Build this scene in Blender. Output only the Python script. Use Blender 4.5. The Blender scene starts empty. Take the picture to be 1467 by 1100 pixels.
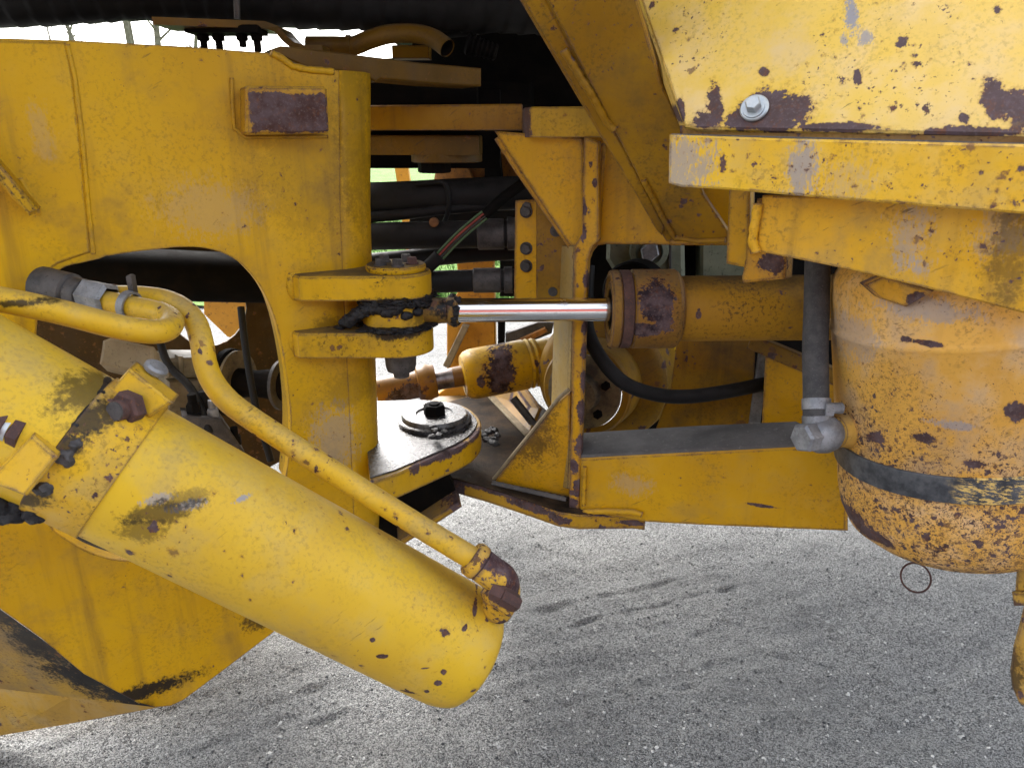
import bpy, bmesh, math, random
import numpy as np
from mathutils import Vector as V, Matrix
from mathutils import noise as mnoise
from mathutils.geometry import tessellate_polygon
R = math.radians
scene = bpy.context.scene
COL = scene.collection
rnd = random.Random(7)

# ------------------------------------------------------------------ camera
CAM_H, PITCH, FPX, W0, H0 = 1.30, R(19.0), 1040.0, 1467.0, 1100.0
cam_d = bpy.data.cameras.new('camera'); cam = bpy.data.objects.new('camera', cam_d); COL.objects.link(cam)
cam.location = (0, 0, CAM_H); cam.rotation_euler = (R(90)-PITCH, 0, 0)
cam_d.sensor_width = 36.0; cam_d.sensor_fit = 'HORIZONTAL'; cam_d.lens = 36.0*FPX/W0
cam_d.clip_start = 0.02; cam_d.clip_end = 1500
cam_d.dof.use_dof = True; cam_d.dof.focus_distance = 1.55; cam_d.dof.aperture_fstop = 11.0
scene.camera = cam

# ------------------------------------------------------------------ sky, sun, exposure (bright overcast day)
SUN_EL, SUN_AZ = R(46), R(-158)          # azimuth measured from straight behind the camera, towards the left
world = bpy.data.worlds.new('World'); scene.world = world; world.use_nodes = True
wt = world.node_tree; wt.nodes.clear()
sk = wt.nodes.new('ShaderNodeTexSky'); sk.sky_type = 'NISHITA'; sk.sun_disc = False
sun_dir = V((math.sin(SUN_AZ)*math.cos(SUN_EL), -math.cos(SUN_AZ)*math.cos(SUN_EL), math.sin(SUN_EL)))
sk.sun_elevation = SUN_EL; sk.sun_rotation = math.atan2(sun_dir.x, sun_dir.y)
sk.air_density = 1.0; sk.dust_density = 4.0; sk.ozone_density = 1.0
hs = wt.nodes.new('ShaderNodeHueSaturation'); hs.inputs['Saturation'].default_value = 0.30; hs.inputs['Value'].default_value = 1.0
bg = wt.nodes.new('ShaderNodeBackground'); bg.inputs['Strength'].default_value = 0.15
wo = wt.nodes.new('ShaderNodeOutputWorld')
wt.links.new(sk.outputs[0], hs.inputs['Color']); wt.links.new(hs.outputs[0], bg.inputs['Color']); wt.links.new(bg.outputs[0], wo.inputs['Surface'])
sun_d = bpy.data.lights.new('sun', 'SUN'); sun = bpy.data.objects.new('sun', sun_d); COL.objects.link(sun)
sun_d.energy = 1.1; sun_d.angle = R(30); sun_d.color = (1.0, 0.96, 0.9)
sun.rotation_euler = sun_dir.to_track_quat('Z', 'Y').to_euler()
scene.view_settings.view_transform = 'Standard'; scene.view_settings.look = 'None'
scene.view_settings.gamma = 1.0; scene.view_settings.use_curve_mapping = False
scene.view_settings.exposure = 2.42

# ------------------------------------------------------------------ pixel -> world helpers (plates get their own distance)
C0 = V((0, 0, CAM_H))
FW = V((0, math.cos(PITCH), -math.sin(PITCH))); UP = V((0, math.sin(PITCH), math.cos(PITCH))); RT = V((1, 0, 0)); ZZ = V((0, 0, 1))
def ray(px, py): return RT*((px-W0/2)/FPX) + UP*((H0/2-py)/FPX) + FW
def P(px, py, Y): r = ray(px, py); return C0 + r*(Y/r.y)
def D(px, py, d): return C0 + ray(px, py)*d
def HZ(px, py, z): r = ray(px, py); return C0 + r*((z-CAM_H)/r.z)
class Plane:
    def __init__(s, p, n):
        s.p = p; s.n = n.normalized()
        if s.n.dot(C0-p) < 0: s.n = -s.n
        s.u = ZZ.cross(s.n)
        s.u = s.u.normalized() if s.u.length > 1e-4 else V((1, 0, 0))
        if s.u.x < 0: s.u = -s.u
    def at(s, px, py, off=0.0):
        r = ray(px, py); q = s.p + s.n*off
        return C0 + r*((q-C0).dot(s.n)/r.dot(s.n))
    def pts(s, L, off=0.0): return [s.at(a, b, off) for a, b in L]
def vplane(pa, Ya, pb, Yb, row=400):
    a, b = P(pa, row, Ya), P(pb, row, Yb); d = b-a; d.z = 0
    return Plane(a, d.cross(ZZ))
def plane3(a, b, c): return Plane(a, (b-a).cross(c-a))
def hplane(z): return Plane(V((0, 0, z)), V((0, 0, 1)))

def cr(pts, n=6, closed=False):
    """Catmull-Rom through points (tuples or Vectors)"""
    P_ = [V(p) if len(p) == 3 else V((p[0], p[1], 0)) for p in pts]; out = []
    m = len(P_)
    for i in range(m if closed else m-1):
        if closed: a, b, c, d = P_[i-1], P_[i], P_[(i+1) % m], P_[(i+2) % m]
        else: a, b, c, d = P_[max(i-1, 0)], P_[i], P_[i+1], P_[min(i+2, m-1)]
        for k in range(n):
            t = k/n; t2 = t*t; t3 = t2*t
            out.append(.5*((2*b)+(c-a)*t+(2*a-5*b+4*c-d)*t2+(3*b-a-3*c+d)*t3))
    if not closed: out.append(P_[-1])
    return out if len(pts[0]) == 3 else [(p.x, p.y) for p in out]

# ------------------------------------------------------------------ geometry builders: each returns (verts, faces)
def g_plate(loops, n, thick, ch=0.0, back=None):
    """outline (and holes) seen from the front, thickness going back along -n, edges chamfered by ch"""
    n = n.normalized(); bk = (back.normalized() if back else -n)*thick
    u = n.orthogonal().normalized(); v = n.cross(u)
    o = loops[0][0]; Vt = []; F = []
    fr = []; idx = []
    for li, L in enumerate(loops):
        c = [((p-o).dot(u), (p-o).dot(v)) for p in L]
        k = []
        for i, q in enumerate(c):
            if math.hypot(q[0]-c[i-1][0], q[1]-c[i-1][1]) > 1e-5: k.append(i)
        c = [c[i] for i in k]; L = [L[i] for i in k]
        ar = sum(c[i-1][0]*c[i][1]-c[i][0]*c[i-1][1] for i in range(len(c)))
        if (ar > 0) != (li == 0): c.reverse(); L = L[::-1]
        ins = []
        m = len(c)
        for i in range(m):
            p, q, r = V(c[i-1]), V(c[i]), V(c[(i+1) % m])
            e1 = (q-p).normalized(); e2 = (r-q).normalized()
            n1 = V((-e1.y, e1.x)); n2 = V((-e2.y, e2.x)); b = n1+n2
            b = n1 if b.length < 1e-3 else b/max(b.length_squared/2, .35)
            ins.append(q+b*ch)
        base = len(Vt); h = ((p-o).dot(n) if False else 0)
        A = [o+u*q.x+v*q.y for q in ins]; dz = [(L[i]-o).dot(n) for i in range(m)]
        A = [A[i]+n*dz[i] for i in range(m)]
        B = [L[i]-n*ch for i in range(m)] if ch else A
        Cc = [L[i]+bk for i in range(m)]
        Vt += A; ia = list(range(base, base+m))
        if ch: Vt += B; ib = list(range(base+m, base+2*m))
        else: ib = ia
        s = len(Vt); Vt += Cc; ic = list(range(s, s+m))
        for i in range(m):
            j = (i+1) % m
            if ch: F.append((ia[j], ia[i], ib[i], ib[j]))
            F.append((ib[j], ib[i], ic[i], ic[j]))
        fr.append([V((q.x, q.y, 0)) for q in ins]); idx.append((ia, ic))
    fa = [i for a, _ in idx for i in a]; ba = [i for _, b in idx for i in b]; fl = [q for L in fr for q in L]
    if len(loops) == 1 and len(fl) <= 4:
        F.append(tuple(fa)); F.append(tuple(reversed(ba)))
    else:
        for t in tessellate_polygon(fr):
            a, b, c = (fl[i] for i in t)
            t = t if (b-a).cross(c-a).z > 0 else t[::-1]
            F.append(tuple(fa[i] for i in t)); F.append(tuple(ba[i] for i in reversed(t)))
    return Vt, F
def frames(pts):
    T = []
    for i in range(len(pts)):
        T.append((pts[min(i+1, len(pts)-1)]-pts[max(i-1, 0)]).normalized())
    N = [T[0].orthogonal().normalized()]
    for i in range(1, len(pts)):
        q = T[i-1].rotation_difference(T[i]); N.append((q @ N[-1]).normalized())
    return T, N
def g_tube(pts, r, seg=14, caps=True, rf=None):
    T, N = frames(pts); Vt = []; F = []; m = len(pts)
    for i in range(m):
        b = T[i].cross(N[i]); rr = r[i] if isinstance(r, (list, tuple)) else r
        for k in range(seg):
            a = 2*math.pi*k/seg; q = rr*(rf(i, k) if rf else 1)
            Vt.append(pts[i]+(N[i]*math.cos(a)+b*math.sin(a))*q)
    for i in range(m-1):
        for k in range(seg):
            a, b = i*seg+k, i*seg+(k+1) % seg
            F.append((a, b, b+seg, a+seg))
    if caps: F.append(tuple(range(seg-1, -1, -1))); F.append(tuple(range((m-1)*seg, m*seg)))
    return Vt, F
def g_lathe(p, ax, prof, seg=40, rot=0, ref=None):
    """prof: (s along axis, radius)"""
    ax = ax.normalized(); u = (ref - ax*ref.dot(ax)).normalized() if ref else ax.orthogonal().normalized(); v = ax.cross(u)
    Vt = []; F = []; rings = []
    for s, r in prof:
        if r < 1e-6: rings.append([len(Vt)]); Vt.append(p+ax*s); continue
        rings.append(list(range(len(Vt), len(Vt)+seg)))
        for k in range(seg):
            a = 2*math.pi*(k+rot)/seg; Vt.append(p+ax*s+(u*math.cos(a)+v*math.sin(a))*r)
    for A, B in zip(rings, rings[1:]):
        for k in range(seg):
            j = (k+1) % seg
            if len(A) == 1 and len(B) == 1: break
            if len(A) == 1: F.append((A[0], B[j], B[k]))
            elif len(B) == 1: F.append((A[k], A[j], B[0]))
            else: F.append((A[k], A[j], B[j], B[k]))
    return Vt, F
def g_box(c, ux, uy, uz, sx, sy, sz, ch=.002):
    """uz is the front normal"""
    L = [c+ux*(a*sx/2)+uy*(b*sy/2)+uz*(sz/2) for a, b in ((-1, -1), (1, -1), (1, 1), (-1, 1))]
    return g_plate([L], uz, sz, ch)
def g_hex(p, ax, r, h, wash=0, wr=0):
    prof = [(0, 0), (0, r), (h*.82, r), (h, r*.84), (h, 0)]
    return g_lathe(p, ax, prof, 6)
def g_weld(pts, r, seg=8, step=None):
    L = [V(p) for p in pts]; out = []
    step = step or r*.45
    for a, b in zip(L, L[1:]):
        k = max(1, int((b-a).length/step)); out += [a.lerp(b, i/k) for i in range(k)]
    out.append(L[-1])
    ph = rnd.random()*9
    r *= .8; rr = [r*(1+.07*math.sin(i*1.3+ph)+.06*rnd.uniform(-1, 1)) for i in range(len(out))]
    out = [p+V((rnd.uniform(-1, 1), rnd.uniform(-1, 1), rnd.uniform(-1, 1)))*r*.06 for p in out]
    return g_tube(out, rr, seg)
def g_blob(c, sx, sy, sz, rough=.35, n=2, seed=0):
    bm = bmesh.new(); bmesh.ops.create_icosphere(bm, subdivisions=n, radius=1)
    Vt = []
    for v in bm.verts:
        k = 1+rough*mnoise.noise(v.co*1.7+V((seed*3.1, seed*1.7, 0)))+rough*.5*mnoise.noise(v.co*4+V((seed, 0, 5)))
        Vt.append(c+V((v.co.x*sx*k, v.co.y*sy*k, v.co.z*sz*k)))
    F = [tuple(v.index for v in f.verts) for f in bm.faces]; bm.free()
    return Vt, F
def join(*gs):
    Vt = []; F = []
    for a, b in gs:
        o = len(Vt); Vt += a; F += [tuple(i+o for i in f) for f in b]
    return Vt, F

# ------------------------------------------------------------------ objects
ORG = {}
def link(o, parent=None):
    COL.objects.link(o)
    if parent: o.parent = parent; ORG[o.name] = ORG[parent.name]
    return o
def thing(name, label, cat, loc, group=None):
    o = bpy.data.objects.new(name, None); o.empty_display_size = .05; o.location = loc
    COL.objects.link(o); ORG[o.name] = V(loc); o['label'] = label; o['category'] = cat
    if group: o['group'] = group
    return o
def mk(name, geo, mat, parent=None, smooth=None, label=None, cat=None, group=None, kind=None):
    Vt, F = geo
    if parent: org = ORG[parent.name]; loc = V((0, 0, 0))
    else:
        org = sum((V(v) for v in Vt), V((0, 0, 0)))/len(Vt); org.z = min(v[2] for v in Vt); loc = org
    me = bpy.data.meshes.new(name)
    me.from_pydata([tuple(V(v)-org) for v in Vt], [], F); me.validate()
    bm = bmesh.new(); bm.from_mesh(me); bmesh.ops.recalc_face_normals(bm, faces=bm.faces); bm.to_mesh(me); bm.free()
    if smooth is not None:
        me.shade_smooth()
        me.set_sharp_from_angle(angle=R(smooth))
    me.materials.append(mat)
    o = bpy.data.objects.new(name, me); link(o, parent)
    if not parent: o.location = loc; ORG[o.name] = org
    if label: o['label'] = label
    if cat: o['category'] = cat
    if group: o['group'] = group
    if kind: o['kind'] = kind
    return o

# ------------------------------------------------------------------ materials
class NB:
    def __init__(s, name):
        s.m = bpy.data.materials.new(name); s.m.use_nodes = True; s.t = s.m.node_tree
        s.bsdf = s.t.nodes['Principled BSDF']; s.pos = None
    def new(s, k, **kw):
        n = s.t.nodes.new(k)
        for a, b in kw.items(): setattr(n, a, b)
        return n
    def put(s, sock, v):
        if v is None: return
        if hasattr(v, 'is_linked') or isinstance(v, bpy.types.NodeSocket): s.t.links.new(v, sock)
        elif sock.type == 'RGBA' and len(v) == 3: sock.default_value = (*v, 1)
        else: sock.default_value = v
    def math(s, op, a, b=0.0, c=None, clamp=False):
        n = s.new('ShaderNodeMath', operation=op, use_clamp=clamp); s.put(n.inputs[0], a); s.put(n.inputs[1], b)
        if c is not None: s.put(n.inputs[2], c)
        return n.outputs[0]
    def vmath(s, op, a, b=None, sc=None):
        n = s.new('ShaderNodeVectorMath', operation=op); s.put(n.inputs[0], a)
        if b is not None: s.put(n.inputs[1], b)
        if sc is not None: s.put(n.inputs['Scale'], sc)
        return n.outputs['Value'] if op in ('LENGTH', 'DISTANCE', 'DOT_PRODUCT') else n.outputs[0]
    def P(s):
        if s.pos is None: s.pos = s.new('ShaderNodeNewGeometry').outputs['Position']
        return s.pos
    def N(s): return s.new('ShaderNodeNewGeometry').outputs['Normal']
    def noise(s, scale, detail=4, rough=.55, vec=None, dist=0, col=False):
        n = s.new('ShaderNodeTexNoise'); s.put(n.inputs['Vector'], vec if vec is not None else s.P())
        n.inputs['Scale'].default_value = scale; n.inputs['Detail'].default_value = detail
        n.inputs['Roughness'].default_value = rough; n.inputs['Distortion'].default_value = dist
        return n.outputs['Color' if col else 0]
    def voro(s, scale, vec=None, feature='F1'):
        n = s.new('ShaderNodeTexVoronoi', feature=feature); s.put(n.inputs['Vector'], vec if vec is not None else s.P())
        n.inputs['Scale'].default_value = scale; return n
    def ramp(s, v, lo, hi, a=0.0, b=1.0):
        n = s.new('ShaderNodeMapRange', interpolation_type='SMOOTHSTEP')
        s.put(n.inputs[0], v); n.inputs[1].default_value = lo; n.inputs[2].default_value = hi
        n.inputs[3].default_value = a; n.inputs[4].default_value = b; return n.outputs[0]
    def mix(s, f, a, b, mode='MIX'):
        n = s.new('ShaderNodeMix', data_type='RGBA', blend_type=mode); s.put(n.inputs[0], f); s.put(n.inputs[6], a); s.put(n.inputs[7], b)
        return n.outputs[2]
    def scale(s, x, y, z, vec=None): return s.vmath('MULTIPLY', vec if vec is not None else s.P(), (x, y, z))
    def bump(s, h, strength, dist, nrm=None):
        n = s.new('ShaderNodeBump'); n.inputs['Strength'].default_value = strength; n.inputs['Distance'].default_value = dist
        s.put(n.inputs['Height'], h)
        if nrm is not None: s.put(n.inputs['Normal'], nrm)
        return n.outputs[0]
    def out(s, col=None, rough=None, metal=None, nrm=None, spec=None):
        b = s.bsdf.inputs
        s.put(b['Base Color'], col); s.put(b['Roughness'], rough); s.put(b['Metallic'], metal); s.put(b['Normal'], nrm); s.put(b['Specular IOR Level'], spec)
        return s.m

RUST_D = (.050, .026, .024); RUST_P = (.105, .072, .078); RUST_O = (.20, .07, .02)
def paint(name, base, base2=None, pale=None, fade=.3, chips=.5, cscale=45, fine=.25, streak=.35, dust=.5, dirt=.3,
          rust=(), grease=(), zrust=None, rough=.42, edge=.5, dirtcol=(.09, .055, .02), peel=.3, speck=.4, chipcol=None, scratch=(), grey=(), dustcol=(.17, .15, .13)):
    b = NB(name); p = b.P()
    base2 = base2 or tuple(c*.78 for c in base); pale = pale or tuple(c*.75+.14 for c in base)
    seed = (abs(hash_s(name)) % 97)*1.37
    ps = b.vmath('ADD', p, (seed, seed*.7, seed*.3))
    n_big = b.noise(3.2, 5, .6, ps); n_med = b.noise(14, 6, .62, ps); n_fine = b.noise(160, 5, .65, ps)
    col = b.mix(b.ramp(n_big, .32, .68), base, base2)
    col = b.mix(b.math('MULTIPLY', b.ramp(n_med, .42, .75), fade), col, pale)
    # rain streaks running down the sheet
    st = b.noise(1.0, 5, .6, b.scale(26, 26, 1.8, ps)); stm = b.math('MULTIPLY', b.ramp(st, .5, .78), streak)
    col = b.mix(stm, col, dirtcol)
    # grime clouds and speckles
    gm = b.math('MULTIPLY', b.ramp(b.noise(7, 8, .7, ps), .48, .75), dirt); col = b.mix(gm, col, dirtcol)
    sp = b.math('MULTIPLY', b.ramp(n_fine, .50, .64), b.math('MULTIPLY', b.ramp(b.noise(9, 4, .6, ps), .40, .62), speck)); col = b.mix(sp, col, tuple(c*.7 for c in dirtcol))
    # dust lying on what faces up
    nz = b.new('ShaderNodeSeparateXYZ'); b.put(nz.inputs[0], b.N())
    du = b.math('MULTIPLY', b.ramp(b.math('ADD', nz.outputs[2], b.math('MULTIPLY', b.math('SUBTRACT', n_fine, .5), .5)), .50, 1.0), b.math('MULTIPLY', b.ramp(b.noise(12, 6, .6, ps), .2, .7, .55, 1.0), dust)); col = b.mix(du, col, dustcol)
    for (c, rad, amt) in grey:
        d = b.vmath('LENGTH', b.vmath('MULTIPLY', b.vmath('SUBTRACT', p, tuple(c)), tuple(1/x for x in rad)))
        d = b.math('ADD', d, b.math('MULTIPLY', b.math('ADD', b.math('SUBTRACT', b.noise(40, 8, .75, ps), .5), b.math('SUBTRACT', b.noise(190, 5, .7, b.scale(1.6, 1.6, .6, ps)), .5)), 2.4))
        col = b.mix(b.math('MULTIPLY', b.ramp(d, 1.0, .5), amt), col, (.27, .27, .30))
    for (c, rad, amt) in grease:
        d = b.vmath('LENGTH', b.vmath('MULTIPLY', b.vmath('SUBTRACT', p, tuple(c)), tuple(1/x for x in rad)))
        d = b.math('ADD', d, b.math('MULTIPLY', b.math('ADD', b.math('SUBTRACT', b.noise(40, 8, .72, ps), .5), b.math('MULTIPLY', b.math('SUBTRACT', b.noise(170, 4, .65, ps), .5), .8)), 1.9))
        col = b.mix(b.math('MULTIPLY', b.ramp(d, 1.15, .55), amt), col, (.012, .011, .011))
    # thin dark scrapes
    vr = b.new('ShaderNodeVectorRotate', rotation_type='Y_AXIS'); b.put(vr.inputs['Vector'], ps); vr.inputs['Angle'].default_value = R(33)
    sc_ = b.noise(1, 4, .65, b.scale(14, 60, 190, vr.outputs[0])); sg = b.ramp(b.noise(6, 3, .6, b.vmath('ADD', ps, (3, 1, 7))), .54, .68)
    col = b.mix(b.math('MULTIPLY', b.ramp(sc_, .60, .66), b.math('MULTIPLY', sg, .65)), col, (.05, .035, .025))
    # chipped paint
    wob = b.vmath('SCALE', b.vmath('SUBTRACT', b.noise(85, 5, .7, ps, col=True), (.5, .5, .5)), sc=.022)
    pw = b.vmath('ADD', ps, wob)
    mask = None
    def add(m):
        nonlocal mask
        mask = m if mask is None else b.math('MAXIMUM', mask, m)
    gate = b.ramp(b.noise(5.5, 3, .6, ps), .36, .68)
    if zrust:
        sep = b.new('ShaderNodeSeparateXYZ'); b.put(sep.inputs[0], p)
        gz = b.ramp(sep.outputs[2], zrust[0], zrust[1], 1.0, .0)
        gate = b.math('ADD', b.math('MULTIPLY', gate, .6), b.math('MULTIPLY', gz, zrust[2]))
    for sc, am in ((cscale, chips), (cscale*3.1, fine)):
        if am <= 0: continue
        v = b.voro(sc, pw); rsep = b.new('ShaderNodeSeparateColor'); b.put(rsep.inputs[0], v.outputs['Color'])
        thr = b.math('MULTIPLY', b.math('POWER', rsep.outputs[0], 5.0), am*1.15)
        d = b.math('SUBTRACT', b.math('MULTIPLY', thr, gate), v.outputs['Distance'])
        add(b.math('MULTIPLY', b.ramp(d, -.03, .03), b.ramp(rsep.outputs[2], .0, .55, .45, 1.0))); halo = b.math('MULTIPLY', b.ramp(d, -.16, .0), .45); col = b.mix(halo, col, (.26, .105, .018))
    if edge > 0:
        bv = b.new('ShaderNodeBevel', samples=4); bv.inputs['Radius'].default_value = .006+.018*max(0, edge-.5)
        dt = b.vmath('DOT_PRODUCT', bv.outputs[0], b.N())
        e = b.math('ADD', b.math('MULTIPLY', b.math('SUBTRACT', 1.0, dt), 2.0), b.math('MULTIPLY', b.math('SUBTRACT', b.noise(38, 7, .72, ps), .60), .8))
        add(b.math('MULTIPLY', b.ramp(e, .06, .10), b.ramp(edge, 0, .2)) if edge < .2 else b.ramp(e, .13-.1*edge, .17-.1*edge))
    for r_ in rust:
        c, rad = r_[0], r_[1]; boxy = len(r_) > 2 and r_[2] == 'box'; am = r_[3] if len(r_) > 3 else .9
        q = b.vmath('MULTIPLY', b.vmath('SUBTRACT', p, tuple(c)), tuple(1/x for x in rad))
        if boxy:
            q = b.vmath('ABSOLUTE', q); s3 = b.new('ShaderNodeSeparateXYZ'); b.put(s3.inputs[0], q)
            d = b.math('MAXIMUM', s3.outputs[0], b.math('MAXIMUM', s3.outputs[1], s3.outputs[2])); am = .28
        else: d = b.vmath('LENGTH', q)
        d = b.math('ADD', d, b.math('MULTIPLY', b.math('ADD', b.math('SUBTRACT', b.noise(34, 8, .72, ps), .5), b.math('MULTIPLY', b.math('SUBTRACT', b.noise(150, 4, .6, ps), .5), .55)), am*2.4))
        col = b.mix(b.math('MULTIPLY', b.ramp(d, 1.30, 1.0), .4), col, (.30, .13, .025))
        add(b.ramp(d, 1.02, .95))
    rc = b.mix(b.ramp(b.noise(30, 5, .6, ps), .35, .65), chipcol or RUST_D, RUST_P)
    rc = b.mix(b.math('MULTIPLY', b.ramp(b.noise(70, 7, .75, ps), .50, .70), .6), rc, RUST_O)
    rc = b.mix(b.math('MULTIPLY', b.ramp(b.noise(210, 4, .7, ps), .52, .66), .5), rc, (.16, .125, .125))
    if mask is None: mask = b.math('MULTIPLY', n_fine, 0.0)
    # orange bleeding around bare spots
    col = b.mix(mask, col, rc)
    ro = b.math('ADD', b.math('MULTIPLY', mask, .35), b.math('ADD', rough, b.math('MULTIPLY', b.math('SUBTRACT', n_med, .5), .35)), clamp=True)
    h = b.math('ADD', b.math('MULTIPLY', n_fine, .25), b.math('MULTIPLY', b.math('SUBTRACT', 1.0, mask), .7))
    h = b.math('ADD', h, b.math('MULTIPLY', b.noise(420, 3, .6, ps), .12))
    nr = b.bump(h, peel, .0022)
    nr = b.bump(b.noise(16, 3, .5, ps), .12, .006, nr)
    return b.out(col, ro, None, nr, .22)
def hash_s(s):
    h = 0
    for ch in s: h = (h*31+ord(ch)) % 100003
    return h
def plain(name, c1, c2, rough=.5, metal=0.0, sc=30, bump=.2, bd=.002, spk=None, r2=None, dustup=0, spec=None):
    b = NB(name); n = b.noise(sc, 7, .65); f = b.noise(sc*7, 5, .65)
    col = b.mix(b.ramp(n, .35, .68), c1, c2)
    if spk: col = b.mix(b.ramp(f, .56, .72), col, spk)
    if dustup:
        nz = b.new('ShaderNodeSeparateXYZ'); b.put(nz.inputs[0], b.N())
        col = b.mix(b.math('MULTIPLY', b.ramp(nz.outputs[2], .1, .9), b.math('MULTIPLY', b.ramp(n, .3, .6), dustup)), col, (.16, .145, .13))
    ro = b.ramp(n, .3, .7, rough, r2 if r2 is not None else min(1, rough+.18))
    return b.out(col, ro, metal, b.bump(b.math('ADD', b.math('MULTIPLY', n, .6), b.math('MULTIPLY', f, .5)), bump, bd), spec)

# ================================================================== reference planes of the machine
PF = vplane(0, 1.19, 540, 1.50, 300)          # front frame side (swung away to the right)
PR = vplane(830, 1.49, 1190, 1.33, 600)       # rear frame side
PB = vplane(900, 1.17, 1467, .90, 190)        # body panel / deck, nearest on the right
YEL = (.62, .355, .006); YEL2 = (.53, .29, .005); LEM = (.66, .425, .020); ORA = (.62, .31, .012)

# ---- gravel, grass, bark
def mat_gravel():
    b = NB('gravel_ground'); p = b.P()
    v = b.voro(330); v2 = b.voro(700); n = b.noise(2.2, 6, .6); n2 = b.noise(34, 9, .78)
    sc = b.new('ShaderNodeSeparateColor'); b.put(sc.inputs[0], v.outputs['Color'])
    sc2 = b.new('ShaderNodeSeparateColor'); b.put(sc2.inputs[0], v2.outputs['Color'])
    g = b.math('ADD', b.math('MULTIPLY', sc.outputs[0], .5), b.math('MULTIPLY', sc2.outputs[1], .5))
    col = b.mix(b.ramp(g, .15, .9), (.050, .052, .053), (.62, .62, .60))
    col = b.mix(b.math('MULTIPLY', b.ramp(n, .4, .7), .4), col, (.20, .205, .20))
    col = b.mix(b.math('MULTIPLY', b.ramp(n2, .5, .7), .4), col, (.12, .12, .115))
    col = b.mix(b.ramp(sc2.outputs[0], .93, .97), col, (.55, .54, .51))
    rot = b.new('ShaderNodeVectorRotate', rotation_type='Z_AXIS'); b.put(rot.inputs['Vector'], p); rot.inputs['Angle'].default_value = R(-21)
    trk = b.noise(1, 6, .62, b.scale(.7, 16, 1, rot.outputs[0]))
    col = b.mix(b.math('MULTIPLY', b.ramp(trk, .52, .66), .22), col, (.075, .077, .078))
    col = b.mix(b.math('MULTIPLY', b.ramp(trk, .46, .36), .12), col, (.34, .335, .325))
    h = b.math('ADD', b.math('SUBTRACT', 1, v.outputs['Distance']), b.math('MULTIPLY', b.math('SUBTRACT', 1, v2.outputs['Distance']), .5))
    h = b.math('ADD', h, b.math('MULTIPLY', n2, 1.2))
    return b.out(col, .85, None, b.bump(h, 1.0, .009), .2)
def mat_grass():
    b = NB('field_grass'); n = b.noise(1.3, 8, .7); f = b.noise(18, 6, .7)
    col = b.mix(b.ramp(n, .35, .7), (.055, .13, .018), (.10, .19, .035)); col = b.mix(b.ramp(f, .45, .75), col, (.16, .24, .06))
    return b.out(col, .9, None, b.bump(f, .8, .05), .2)
M = {}
M['gravel'] = mat_gravel(); M['grass'] = mat_grass()
M['bark'] = plain('bark', (.10, .085, .065), (.17, .15, .12), .9, 0, 8, .5, .02)
def mat_stone():
    b = NB('pebble_stone'); v = b.voro(90); sc = b.new('ShaderNodeSeparateColor'); b.put(sc.inputs[0], v.outputs['Color'])
    return b.out(b.mix(b.math('POWER', sc.outputs[0], 1.4), (.045, .047, .05), (.60, .60, .57)), .85, None, b.bump(b.noise(400, 3, .6), .3, .001), .2)
M['stone'] = mat_stone()
M['rubber'] = plain('black_rubber', (.006, .006, .0065), (.012, .012, .013), .55, 0, 24, .15, .0015, None, None, .08, .22)
M['rubber_dusty'] = plain('dusty_rubber', (.036, .036, .040), (.072, .070, .070), .8, 0, 60, .3, .0012, (.11, .105, .10))
M['black'] = plain('black_steel_and_shade', (.004, .004, .004), (.010, .008, .007), .7, 0, 18, .3, .003, None, None, 0, .06)  # oily black steel; also stands in for shade on interior parts
M['darkmetal'] = plain('dark_dirty_steel', (.045, .043, .044), (.11, .10, .098), .55, .4, 30, .35, .002, (.02, .018, .016))
M['zinc'] = plain('dull_zinc', (.17, .18, .20), (.32, .33, .35), .5, .55, 40, .35, .0015, (.12, .115, .11))
M['zincbright'] = plain('bright_zinc', (.40, .44, .47), (.55, .57, .56), .34, .75, 60, .2, .001)
M['rust'] = plain('rusted_steel', RUST_D, (.10, .052, .045), .8, 0, 55, .5, .0025, RUST_O)
M['rustbrown'] = plain('brown_rust_block', (.060, .025, .020), (.10, .045, .034), .8, 0, 70, .4, .002, (.035, .016, .014))
M['beige'] = plain('beige_paint_dirty', (.28, .22, .13), (.18, .14, .08), .6, 0, 20, .3, .002, (.09, .075, .05))
M['cream'] = plain('cream_housing', (.22, .19, .13), (.13, .11, .07), .5, 0, 16, .2, .002, (.10, .08, .05))
M['greengrey'] = plain('green_grey_casting', (.12, .135, .095), (.20, .21, .15), .6, 0, 14, .3, .003, (.05, .055, .04))
M['greasetop'] = plain('oily_plate_top', (.022, .022, .024), (.07, .07, .075), .16, 0, 30, .7, .004, (.012, .011, .010), .36, .08, .9)
M['brownplate'] = plain('greasy_brown_plate', (.014, .011, .009), (.060, .038, .022), .55, 0, 13, .6, .005, (.010, .009, .008), .85, .06, .06)
M['greydust'] = plain('grey_dust_top', (.085, .082, .082), (.13, .125, .125), .85, 0, 16, .2, .002, (.17, .165, .16))
M['orange'] = plain('orange_paint', (.60, .27, .012), (.46, .20, .012), .5, 0, 9, .2, .003, (.15, .06, .015))
M['orange_dirty'] = plain('orange_paint_dirty', (.40, .15, .012), (.15, .065, .02), .6, 0, 14, .3, .003, (.05, .028, .015))
M['brass'] = plain('rusty_orange_cap', (.20, .085, .02), (.12, .05, .02), .6, 0, 60, .3, .001)
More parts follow.
